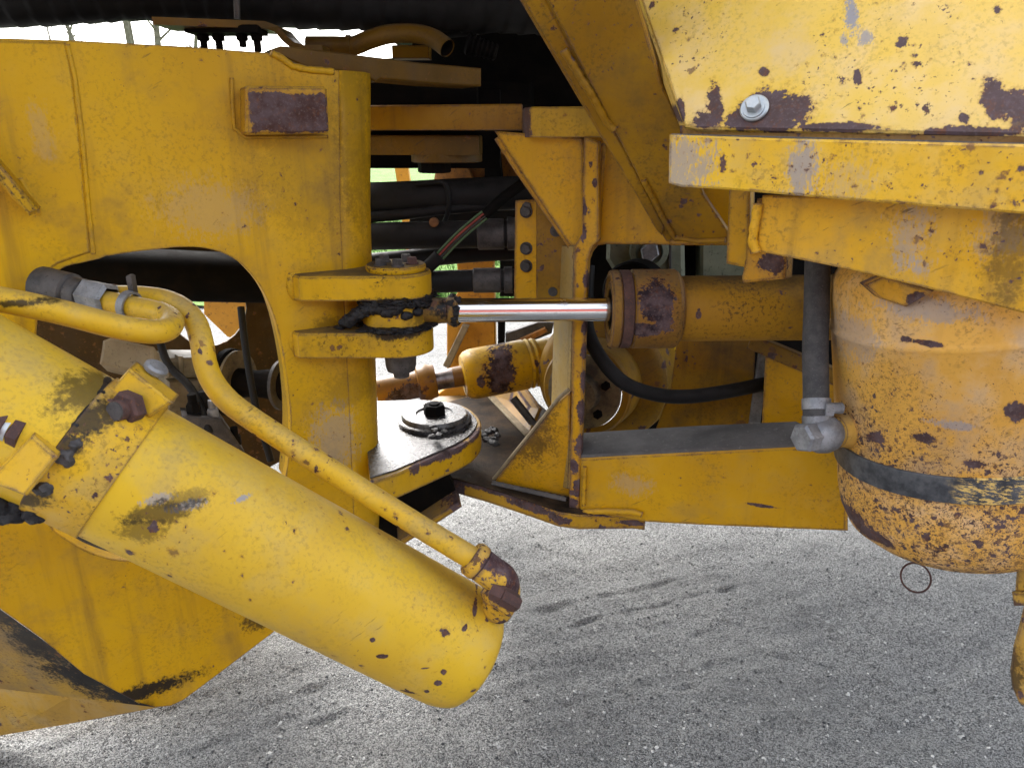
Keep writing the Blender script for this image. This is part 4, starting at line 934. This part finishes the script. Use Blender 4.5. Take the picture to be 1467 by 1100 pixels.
pts = cr([tuple(D(a, b, d)) for a, b, d in ((160, 424, 1.21), (200, 425, 1.20), (236, 430, 1.19), (262, 442, 1.17), (280, 462, 1.15), (289, 490, 1.13), (294, 520, 1.12), (306, 549, 1.11), (330, 577, 1.10), (370, 606, 1.10), (430, 645, 1.10), (520, 703, 1.10), (600, 753, 1.10), (676, 799, 1.10))], 8)
mk('pipe', g_tube(pts, [.0176]*(len(pts)), 24), M['pipe'], LP, 60)
mk('pipe_end_rust', g_lathe(D(158, 423, 1.212), (D(170, 424, 1.21)-D(158, 423, 1.212)).normalized(), [(0, 0), (0, .019), (.008, .019), (.008, .0)], 20), M['rust'], LP, 30)

VB = thing('valve_block', 'dark valve block with stubby fittings in the oval cut-out below the U pipe', 'valve', tuple(V((P(215, 585, 1.45).x, 1.45, 0))))
PV = vplane(200, 1.44, 320, 1.52, 600)
mk('block', g_plate([PV.pts([(262, 596), (318, 600), (352, 650), (340, 690), (270, 640)])], PV.n, .06, .004), M['darkmetal'], VB)
for (a, b, r_) in ((278, 590, .016), (306, 598, .013), (338, 636, .014)):
    q = PV.at(a, b, -.02); mk('fitting', join(g_hex(q, ZZ, r_, .022), g_lathe(q+ZZ*.022, ZZ, [(0, r_*.6), (.02, r_*.6), (.022, 0)], 14)), M['zinc'] if a == 306 else M['black'], VB, 30)
for (pts_, r_) in ((((225, 470, 1.62), (240, 520, 1.58), (276, 560, 1.55), (300, 620, 1.5)), .009), (((345, 440, 1.6), (352, 500, 1.56), (366, 580, 1.52), (388, 660, 1.5)), .008)):
    mk('line', g_tube(cr([tuple(P(*q)) for q in pts_], 6), r_, 10), M['rubber'], VB, 60)
# ================================================================== AIR TANK
Yt = 1.13
t1, t2 = P(1374, 470, Yt), P(1372, 800, Yt-.015); tx = (t1-t2).normalized()
tb_ = V((t2.x, t2.y, 0))
AT = thing('air_tank', 'rusty yellow round air tank with black strap hanging under the deck', 'air tank', tuple(tb_))
# radius from the left silhouette
def rad_at(px, py):
    rr = ray(px, py).normalized(); w = t2-C0; n = rr.cross(tx).normalized(); return abs(w.dot(n))
rT = rad_at(1196, 600)
def onT(px, py, h=0.0):
    rr = ray(px, py).normalized(); w = C0-t2; a = rr-tx*rr.dot(tx); b_ = w-tx*w.dot(tx)
    A_, B_, C_ = a.dot(a), 2*a.dot(b_), b_.dot(b_)-(rT+h)**2; di = B_*B_-4*A_*C_
    return C0+rr*((-B_-math.sqrt(max(di, 0)))/(2*A_))
s_of = lambda px, py: (onT(px, py)-t2).dot(tx)
zs = onT(1368, 715).z
rt_ = lambda px, py, a, b=None: (onT(px, py), (a, .12, b or a))
M['tank'] = paint('tank_orange_yellow', (.69, .39, .075), (.63, .33, .06), (.72, .50, .28), .95, .75, 140, 1.0, .15, .4, .6, (
    rt_(1256, 628, .008, .009), rt_(1325, 628, .011, .007), rt_(1330, 492, .016, .004), rt_(1300, 487, .005), rt_(1460, 590, .02, .012), rt_(1398, 665, .012, .007), rt_(1215, 740, .012, .022), rt_(1250, 770, .02, .016)), (),
    (onT(1368, 690).z-.08, onT(1368, 600).z+.03, 1.5), .52, 0, (.17, .10, .05), .4, .6, (.06, .035, .035), (), ((onT(1370, 610), (.03, .1, .008), .7), (onT(1215, 480), (.03, .1, .05), .5), (onT(1330, 445), (.06, .1, .02), .6)))
sT, sS, sB = s_of(1368, 470), s_of(1368, 497), s_of(1368, 768)
prof = [(sB-.105, 0), (sB-.104, rT*.35), (sB-.098, rT*.60), (sB-.085, rT*.80), (sB-.062, rT*.93), (sB-.03, rT*.985), (sB, rT), (sS-.012, rT), (sS-.010, rT+.0015), (sS-.004, rT+.003), (sS, rT+.0005), (sS+.004, rT-.001), (sS+.04, rT-.002), (sS+.075, rT*.965), (sS+.10, rT*.88), (sS+.125, rT*.68), (sS+.14, rT*.4), (sS+.145, 0)]
mk('tank_shell', g_lathe(t2, tx, prof, 110), M['tank'], AT, 60)
PS1 = onT(1330, 700); PS2 = onT(1400, 700); M['strap'] = mat_strap()
ss0, ss1 = s_of(1368, 720), s_of(1368, 683)
mk('strap', g_lathe(t2, tx, [(ss0, rT), (ss0, rT+.0035), (ss0+.001, rT+.0045), (ss1-.001, rT+.0045), (ss1, rT+.0035), (ss1, rT)], 110), M['strap'], AT, 30)
# mounting saddle at the top under the skirt
mk('mount_saddle', g_plate([[onT(1238, 418, .004)+V((0, -.0, .01)), onT(1266, 416, .012)+V((0, 0, .02)), onT(1340, 416, .02), onT(1299, 440, .006), onT(1262, 428, .006)]], -V((0, 1, 0)), .02, .002), M['rustyel'], AT)
nz0 = onT(1226, 612, -.02); nzd = (D(1176, 622, (nz0-C0).dot(FW)-.035)-nz0).normalized()
M['nozzle'] = paint('nozzle_yellow', (.58, .36, .07), (.5, .28, .05), (.6, .45, .2), .5, 1.1, 46, .8, .1, .4, .4, (), (), None, .5, .2)
mk('nozzle', g_lathe(nz0, nzd, [(0, .036), (.02, .033), (.035, .028), (.052, .027), (.054, .02)], 32), M['nozzle'], AT, 30)
RH = thing('rubber_hose', 'dusty grey rubber hose hanging down to the tank fitting', 'hose', tuple(V((nz0.x-.05, nz0.y, 0))))
fc = nz0+nzd*.076
fit = mk('banjo_fitting', join(g_lathe(fc-nzd*.026, nzd, [(0, .018), (.004, .024), (.014, .030), (.026, .032), (.040, .030), (.050, .025), (.054, .022)], 36)), M['zinc'], RH, 40)
mk('hex_plug', g_hex(fc+nzd*.026, nzd, .0245, .026), M['zinc'], fit, 30)
dd = (fc-C0).dot(FW)
hb = D(1170, 604, dd); hp_ = [D(1169, 606, dd), D(1169, 560, dd+.005), D(1168, 500, dd+.01), D(1170, 440, dd+.02), D(1171, 390, dd+.03), D(1174, 330, dd+.05), D(1190, 290, dd+.1)]
mk('hose', g_tube(cr([tuple(p) for p in hp_], 8), .0205, 28), M['rubber_dusty'], RH, 60)
mk('ferrule', g_tube([D(1171, 612, dd), D(1170, 595, dd)], .023, 24), M['zinc'], RH, 40)
hcl = D(1169.5, 579, dd+.003); hup = (D(1169, 560, dd+.005)-D(1170, 604, dd)).normalized()
cl = mk('hose_clamp', g_lathe(hcl-hup*.009, hup, [(0, .0205), (0, .0225), (.018, .0225), (.018, .0205)], 36), M['zinc'], RH, 30)
mk('clamp_screw', join(g_box(hcl+V((.012, -.022, 0)), RT, V((0, 1, 0)), ZZ, .014, .010, .020, .002), g_lathe(hcl+V((.016, -.018, 0)), RT, [(0, .009), (.018, .0095), (.020, .007), (.020, 0)], 10)), M['zinc'], cl, 30)
rp = D(1312, 827, 1.30)
rg = []
for k in range(33):
    a = 2*math.pi*k/32; rg.append(rp+RT*(math.cos(a)*.0268)+(ZZ*.78+V((0, .55, 0))).normalized()*(math.sin(a)*.0255))
mk('pull_ring', g_tube(rg, .0018, 8, False), M['rust'], None, 60, 'thin rusty wire pull ring dangling below the air tank', 'ring')
PE = vplane(1440, 1.0, 1500, .95, 900)
M['step'] = paint('step_bar_rusty', (.56, .34, .05), (.45, .25, .04), (.58, .42, .2), .5, 1.6, 30, .9, .2, .4, .5, (), ((PE.at(1445, 970), (.012, .1, .06), .8),), None, .5, .8)
SB = thing('step_bracket', 'chipped rusty yellow step bar cut by the lower right edge of the picture', 'step', tuple(V((PE.at(1470, 1015).x, PE.at(1470, 1015).y, 0))))
mk('step_upright', g_plate([PE.pts([(1454, 812), (1530, 800), (1530, 1030), (1472, 1017), (1457, 1008), (1447, 985), (1444, 962), (1449, 925), (1456, 900), (1464, 868), (1450, 864)])], PE.n, .03, .006), M['step'], SB)
mk('step_foot', g_plate([PE.pts([(1448, 848), (1530, 848), (1530, 868), (1451, 868)], .012)], PE.n, .05, .003), M['step'], SB)

# ================================================================== HUB, GEARBOX AND HOSES BEHIND THE REAR FRAME
hc_ = P(838, 560, 1.78); hx = V((-.42, -.88, .06)).normalized()
M['hubdirt'] = plain('hub_dirty', (.20, .15, .07), (.05, .04, .03), .7, 0, 14, .4, .003, (.02, .018, .015))
HB = thing('brake_drum', 'dirty yellow axle drum with dusty hub behind the post and hose loop', 'axle drum', tuple(V((hc_.x, hc_.y, 0))))
mk('hub_face', g_lathe(hc_, hx, [(0, .098), (.012, .098), (.016, .090), (.016, .05), (.05, .045), (.055, .03), (.055, 0)], 48), M['hubdirt'], HB, 30)
M['drum'] = paint('drum_yellow', (.30, .16, .008), (.16, .085, .010), None, .1, 1.1, 40, .4, .2, .3, .7, (), (), None, .45, .3)
mk('drum_step', g_lathe(hc_, hx, [(-.10, .124), (-.012, .122), (-.004, .116), (0, .10)], 56), M['drum'], HB, 30)
mk('drum', g_lathe(hc_, hx, [(-.24, .19), (-.125, .185), (-.115, .176), (-.105, .16), (-.10, .124)], 56), M['drum'], HB, 30)
for k in range(5):
    a = k*1.257+.3; u_ = hx.orthogonal().normalized(); v_ = hx.cross(u_); q = hc_+(u_*math.cos(a)+v_*math.sin(a))*.068+hx*.016
    mk('hub_bolt', g_hex(q, hx, .012, .014), M['black'], HB, 30)
gq = P(960, 380, 1.85)
GB = thing('gearbox', 'green grey gearbox casting seen in the slot above the steering cylinder', 'gearbox', tuple(V((gq.x, gq.y, 0))))
PGB = vplane(860, 1.86, 1050, 1.80, 375)
mk('casing', g_plate([PGB.pts([(870, 300), (980, 300), (982, 420), (874, 420), (882, 395), (868, 372)])], PGB.n, .25, .01), M['greengrey'], GB)
mk('side_casing', g_plate([PGB.pts([(1003, 300), (1070, 300), (1070, 420), (1003, 420)], -.03)], PGB.n, .22, .008), M['greengrey'], GB)
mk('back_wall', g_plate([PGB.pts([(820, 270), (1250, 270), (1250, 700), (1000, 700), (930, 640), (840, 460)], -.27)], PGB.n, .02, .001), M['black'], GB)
mk('boss', g_lathe(PGB.at(930, 358), PGB.n, [(0, .05), (.03, .046), (.034, .034), (.02, .03), (.02, .0)], 36), M['greengrey'], GB, 30)
mk('boss_bolt', g_hex(PGB.at(931, 359, .02), PGB.n, .024, .03), M['zinc'], GB, 30)
mk('casing_rib', g_plate([PGB.pts([(958, 300), (962, 300), (962, 420), (958, 420)], .012)], PGB.n, .012, .001), M['darkmetal'], GB)
mk('flange', g_lathe(P(905, 420, 1.70), V((-.5, -.85, 0)).normalized(), [(-.05, .075), (0, .075), (.006, .070), (.006, .055), (.012, .052), (.012, 0)], 44), M['black'], GB, 30)
mk('hose_loop', g_tube(cr([tuple(P(a, b, y)) for a, b, y in ((842, 380, 1.68), (840, 430, 1.66), (842, 474, 1.62), (862, 515, 1.58), (895, 549, 1.56), (940, 565, 1.56), (985, 568, 1.57), (1040, 561, 1.60), (1100, 549, 1.66), (1150, 540, 1.72))], 8), .0165, 22), M['rubber'], None, 60, 'black rubber hose looping under the near steering cylinder', 'hose')

# ---- black hoses crossing the gap between the two frames
def hose(pts, r, label, crimp=None, group='black hoses crossing the hinge gap', cm='darkmetal'):
    L = cr([tuple(P(*p)) for p in pts], 8); c = L[len(L)//2]
    t = thing('hydraulic_hose', label, 'hose', tuple(V((c.x, c.y, 0))), group)
    mk('hose', g_tube(L, r, 22), M['rubber'], t, 60)
    if crimp:
        a, b = P(*crimp[0]), P(*crimp[1]); x = (b-a).normalized(); n = (b-a).length
        mk('crimp_sleeve', g_lathe(a, x, [(0, r), (.002, r*1.12), (n*.7, r*1.12), (n*.72, r*.95), (n*.78, r*.95), (n*.8, r*1.2), (n, r*1.2), (n, r*.5)], 26), M[cm], t, 30)
    return t
hose(((430, 287, 1.86), (560, 285, 1.84), (680, 279, 1.84), (800, 275, 1.84)), .041, 'thickest black hose, topmost of the bundle in the hinge gap')
hose(((430, 318, 1.80), (560, 309, 1.80), (640, 300, 1.81), (780, 288, 1.84)), .013, 'thin black hose tucked under the thickest one')
hose(((430, 342, 1.80), (560, 338, 1.79), (680, 336, 1.78), (790, 334, 1.78)), .033, 'black hose with a grey crimped sleeve ending beside the bolted plate', ((684, 336, 1.78), (738, 335, 1.78)))
hose(((430, 384, 1.86), (560, 374, 1.85), (680, 362, 1.85), (790, 358, 1.85)), .024, 'black hose running just behind the pin cap')
hose(((540, 408, 1.72), (617, 404, 1.72), (690, 402, 1.72), (790, 400, 1.72)), .0265, 'lowest black hose with dark crimped sleeve, right of the upper lug', ((678, 402, 1.72), (734, 401, 1.72)))
hose(((596, 264, 1.80), (634, 262, 1.79), (643, 285, 1.79), (640, 310, 1.80), (630, 330, 1.81)), .006, 'thin black cable loop hanging over the thickest hose')
mk('end_cap', g_lathe(P(622, 318, 1.765), V((0, -1, 0)), [(0, .011), (.012, .011), (.014, .008), (.014, 0)], 20), M['brass'], None, 30, 'small rusty orange round cap between the black hoses', 'cap')
cb = P(690, 315, 1.70)
CB = thing('cable_bundle', 'bundle of thin coloured wires slanting up out of a dark brown sleeve', 'cable', tuple(V((cb.x, cb.y, 0))))
mk('sleeve', g_tube(cr([tuple(P(a, b, y)) for a, b, y in ((690, 312, 1.70), (720, 285, 1.70), (750, 262, 1.71), (780, 235, 1.72))], 6), .0125, 14), M['black'], CB, 60)
wm = [plain('wire_green', (.05, .10, .04), (.07, .12, .05)), plain('wire_red', (.22, .03, .025), (.26, .05, .03)), plain('wire_cream', (.14, .11, .06), (.18, .14, .08)), plain('wire_black', (.02, .02, .02), (.04, .04, .04))]
for k in range(7):
    o_ = (k-3)*2.0
    mk('wire', g_tube(cr([tuple(P(a+o_*.55, b+o_*.8, 1.69+.004*(k % 2))) for a, b in ((624, 374), (650, 346), (672, 326), (694, 308))], 5), .0028, 8), wm[(0, 3, 1, 2, 3, 1, 0)[k]], CB, 60)
mk('lower_sleeve', g_tube([P(600, 396, 1.70), P(630, 366, 1.69)], .016, 14), M['rubber'], CB, 60)

# ---- far side of the loader seen through the gaps
fq = P(690, 500, 2.5)
FS = thing('far_side_frame', 'dirty orange far side plates behind the hoses and hinge pin', 'loader frame', tuple(V((fq.x, fq.y, 0))))
PO = vplane(600, 2.45, 760, 2.40, 500)
mk('upright_plate', g_plate([PO.pts([(655, 366), (707, 366), (712, 600), (610, 612), (612, 575), (640, 555), (640, 440), (655, 420)])], PO.n, .03, .003), M['orange'], FS)
mk('stay_bar', g_plate([PO.pts([(662, 466), (671, 468), (643, 528), (634, 524)], .04)], PO.n, .03, .002), M['beige'], FS)
mk('side_bar', g_plate([PO.pts([(713, 460), (723, 460), (722, 512), (713, 512)], .01)], PO.n, .02, .002), M['black'], FS)
mk('cross_plate', g_plate([PO.pts([(724, 478), (770, 462), (794, 462), (790, 478), (724, 504)], .05)], PO.n, .03, .002), M['darkmetal'], FS)
mk('cross_flange', g_plate([PO.pts([(723, 496), (780, 470), (784, 476), (724, 506)], .07)], PO.n, .02, .002), M['orange_dirty'], FS)
mk('upper_plate', g_plate([PO.pts([(652, 250), (668, 236), (690, 228), (700, 196), (716, 188), (745, 240), (760, 300), (650, 300), (645, 262)], .0)], PO.n, .03, .003), M['orange_dirty'], FS)
mk('eye_end', g_lathe(PO.at(653, 258, .0), PO.n, [(0, .06), (.05, .06), (.055, .05), (.055, 0)], 30), M['orange_dirty'], FS, 30)
mk('hose_gap_fill', g_plate([PO.pts([(592, 270), (650, 266), (745, 262), (745, 425), (716, 425), (716, 370), (586, 370), (586, 320)], .1)], PO.n, .03, .002), M['black'], FS)  # black sheet added behind the hoses to darken the gaps between them
mk('dark_plate', g_plate([PO.pts([(694, 232), (716, 222), (720, 262), (694, 262)], .03)], PO.n, .03, .002), M['black'], FS)
mk('foot_flange', g_plate([PO.pts([(610, 585), (720, 582), (722, 600), (606, 608)], .14)], PO.n, .12, .003), M['deep'], FS)
OP = P(577, 248, 4.2)
mk('orange_post', g_box(OP, V((1, 0, .09)).normalized(), V((0, 1, 0)), V((-.09, 0, 1)).normalized(), .073, .05, .9, .004), M['orange'], None, None, 'slanted orange bar in front of the green field, seen through the gap', 'post')

# inside the oval cut-out: far inner wall with round hole, drive flange, filter housing
iq = P(300, 520, 1.9)
PN = vplane(40, 1.70, 420, 1.96, 450)
IW = thing('inner_bulkhead', 'grimy inner wall, blackened for shade, with a round hole, seen through the oval cut-out', 'frame wall', tuple(V((iq.x, iq.y, 0))))
M['inwall'] = paint('inner_wall_grimy', (.06, .032, .006), (.03, .018, .006), None, .1, .8, 40, .6, .5, .5, .9, (), (), None, .5, 0)  # grime over a base blackened to imitate shade inside the cut-out
circ = [(298+55*math.cos(k*.2618), 441+55*math.sin(k*.2618)) for k in range(24)]
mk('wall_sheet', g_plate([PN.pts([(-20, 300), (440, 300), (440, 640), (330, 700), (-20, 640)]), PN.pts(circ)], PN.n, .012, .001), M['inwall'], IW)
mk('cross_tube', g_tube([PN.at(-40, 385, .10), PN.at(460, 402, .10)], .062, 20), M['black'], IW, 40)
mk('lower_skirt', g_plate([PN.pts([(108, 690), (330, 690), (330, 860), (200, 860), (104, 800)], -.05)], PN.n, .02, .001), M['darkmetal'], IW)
mk('orange_guard', g_plate([[P(a, b, 2.6) for a, b in ((292, 425), (372, 425), (372, 500), (325, 482), (292, 450))]], V((0, -1, 0)), .03, .002), M['orange'], None, None, 'orange plate glimpsed through the round hole inside the cut-out', 'guard plate')
fh = P(255, 540, 1.62)
FH = thing('filter_housing', 'cream coloured boxy housing inside the oval cut-out behind the feed pipe', 'housing', tuple(V((fh.x, fh.y, 0))))
PH = vplane(230, 1.58, 310, 1.66, 560)
mk('housing_cap', g_plate([PH.pts([(237, 520), (241, 515), (258, 513), (300, 513), (304, 540), (238, 543)], .02)], PH.n, .09, .006), M['cream'], FH)
mk('housing_body', g_plate([PH.pts([(240, 545), (306, 541), (330, 660), (240, 640)])], PH.n, .08, .005), M['cream'], FH)
mk('housing_rib', g_plate([PH.pts([(256, 511), (263, 511), (265, 545), (257, 545)], .03)], PH.n, .03, .003), M['cream'], FH)
DF = thing('drive_flange', 'dark bolted drive shaft flange inside the oval cut-out', 'shaft flange', tuple(V((P(335, 540, 1.66).x, 1.66, 0))))
dq = P(338, 548, 1.66); dx_ = V((.97, -.22, .03)).normalized()
mk('flange_plate', g_lathe(dq, dx_, [(-.022, 0), (-.022, .078), (-.018, .082), (-.004, .082), (0, .078), (0, 0)], 40), M['black'], DF, 30)
mk('flange_ring', g_lathe(dq, dx_, [(.003, 0), (.003, .078), (.010, .078), (.010, 0)], 40), M['hubdirt'], DF, 30)
mk('shaft', g_lathe(dq, dx_, [(.010, .036), (.06, .032), (.12, .04), (.16, .036), (.2, .036)], 30), M['black'], DF, 30)
mk('shaft_rim', g_lathe(dq, dx_, [(.115, .04), (.12, .060), (.128, .060), (.13, .04)], 36), M['darkmetal'], DF, 30)
for k in range(10):
    a = k*.628; u_ = dx_.orthogonal().normalized(); v_ = dx_.cross(u_)
    mk('flange_bolt', g_hex(dq-dx_*.022+(u_*math.cos(a)+v_*math.sin(a))*.066, -dx_, .011, .018), M['black'], DF, 30)
mk('brake_line', g_tube(cr([tuple(P(a, b, 1.55)) for a, b in ((290, 560), (298, 610), (312, 660), (330, 700))], 5), .010, 10), M['rubber'], None, 60, 'thin black line hanging behind the feed pipe in the cut-out', 'hose')

# ================================================================== TOP LEFT: SPIRAL HOSE, BOLTED BRACKET, YELLOW ELBOW PIPE
L = cr([tuple(P(a, b, y)) for a, b, y in ((-160, -22, 1.62), (0, -12, 1.63), (235, -22, 1.66), (430, -8, 1.68), (620, -4, 1.72), (790, 4, 1.78))], 60)
arc = [0]
for a, b in zip(L, L[1:]): arc.append(arc[-1]+(b-a).length)
def ribs(i, k):
    s = (arc[i]/.043+k/26.0) % 1.0
    return 1+.055*(1-s)-.07*max(0, 1-abs(s-.02)/.06)+.01*math.sin(i*.37+k)
hs_ = V((L[150].x, L[150].y, 0))
SH = thing('spiral_hose', 'fat black spiral guarded hose along the top edge', 'hose', tuple(hs_))
mk('hose', g_tube(L, .064, 26, True, ribs), M['rubber'], SH, 35)
mk('stray_hose', g_tube(cr([tuple(P(a, b, y)) for a, b, y in ((560, 40, 1.95), (660, 30, 1.9), (760, 22, 1.9), (840, 60, 1.9))], 8), .035, 18), M['rubber'], None, 60, 'plain black hose in the dark gap right of the elbow pipe', 'hose')
bk0 = P(330, 50, 1.50)
BK = thing('hose_bracket', 'thin yellow cranked strip bracket with bolts hanging below, at the top left', 'bracket', tuple(V((bk0.x, bk0.y, 0))))
strip = [(218, 30, 1.46), (300, 33, 1.50), (380, 36, 1.54), (396, 42, 1.55), (408, 56, 1.555), (420, 66, 1.56), (436, 70, 1.565), (462, 70, 1.58)]
pp = [P(a, b, y) for a, b, y in strip]
Vt = []; F = []
for i, p in enumerate(pp):
    t = (pp[min(i+1, len(pp)-1)]-pp[max(i-1, 0)]).normalized(); n = V((0, 1, 0)); v = n.cross(t).normalized(); v = -v if v.z < 0 else v
    Vt += [p-v*.0065, p+v*.0065, p+v*.0065+V((0, .09, 0)), p-v*.0065+V((0, .09, 0))]
for i in range(len(pp)-1):
    for k in range(4): F.append((i*4+k, i*4+(k+1) % 4, i*4+4+(k+1) % 4, i*4+4+k))
F += [(0, 3, 2, 1), tuple(len(Vt)-4+k for k in range(4))]
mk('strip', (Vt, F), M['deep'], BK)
mk('clamp_pad', g_box(P(325, 44, 1.55), RT, V((0, 1, 0)), ZZ, .14, .06, .014, .003), M['black'], BK)
for px, h in ((290, 62), (312, 68), (346, 60), (367, 66)):
    q = P(px, 46, 1.56)
    mk('bolt', join(g_hex(q, -ZZ, .0125, .016), g_lathe(q-ZZ*.016, -ZZ, [(0, .007), ((h-52)*.0014, .007), ((h-52)*.0014+.001, 0)], 12)), M['black'], BK, 30)
mk('hanger_rod', g_tube([P(338, -30, 1.53), P(340, 28, 1.53)], .006, 10), M['darkmetal'], BK, 60)
EP = thing('elbow_pipe', 'short yellow bent pipe with open end in the dark at top centre', 'pipe', tuple(V((P(560, 60, 1.7).x, 1.7, 0))))
L = cr([tuple(P(a, b, y)) for a, b, y in ((440, 66, 1.66), (478, 66, 1.66), (506, 66, 1.66), (530, 57, 1.66), (560, 49, 1.66), (598, 49, 1.65), (622, 56, 1.64), (641, 70, 1.62))], 7)
L.append(L[-1]+(L[-1]-L[-2])*.01)
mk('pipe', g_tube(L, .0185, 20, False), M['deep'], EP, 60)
mk('pipe_bore', g_tube(L[-14:], .0150, 20, False), M['black'], EP, 60)
mk('pipe_collar', g_lathe(P(500, 66, 1.66), RT, [(-.004, .0185), (-.004, .021), (.004, .021), (.004, .0185)], 24), M['deep'], EP, 30)
cq = P(668, 62, 1.75); cx = (P(712, 76, 1.75)-cq); cn = cx.length; cx.normalize()
mk('conduit_end', g_lathe(cq, cx, [(k/14*cn, .020+.004*(k % 2)-.006*(k/14)) for k in range(15)]+[(cn, .0)], 22), M['black'], None, 40, 'ribbed conduit end, blackened for shade, right of the elbow pipe', 'conduit')  # grey ribbed hose end painted black to imitate the dim gap
mk('sensor_box', g_box(P(590, 76, 1.95), RT, V((0, 1, 0)), ZZ, .09, .05, .03, .003), M['rearhi'], None, None, 'small yellowish block with bright end below the elbow pipe', 'block')
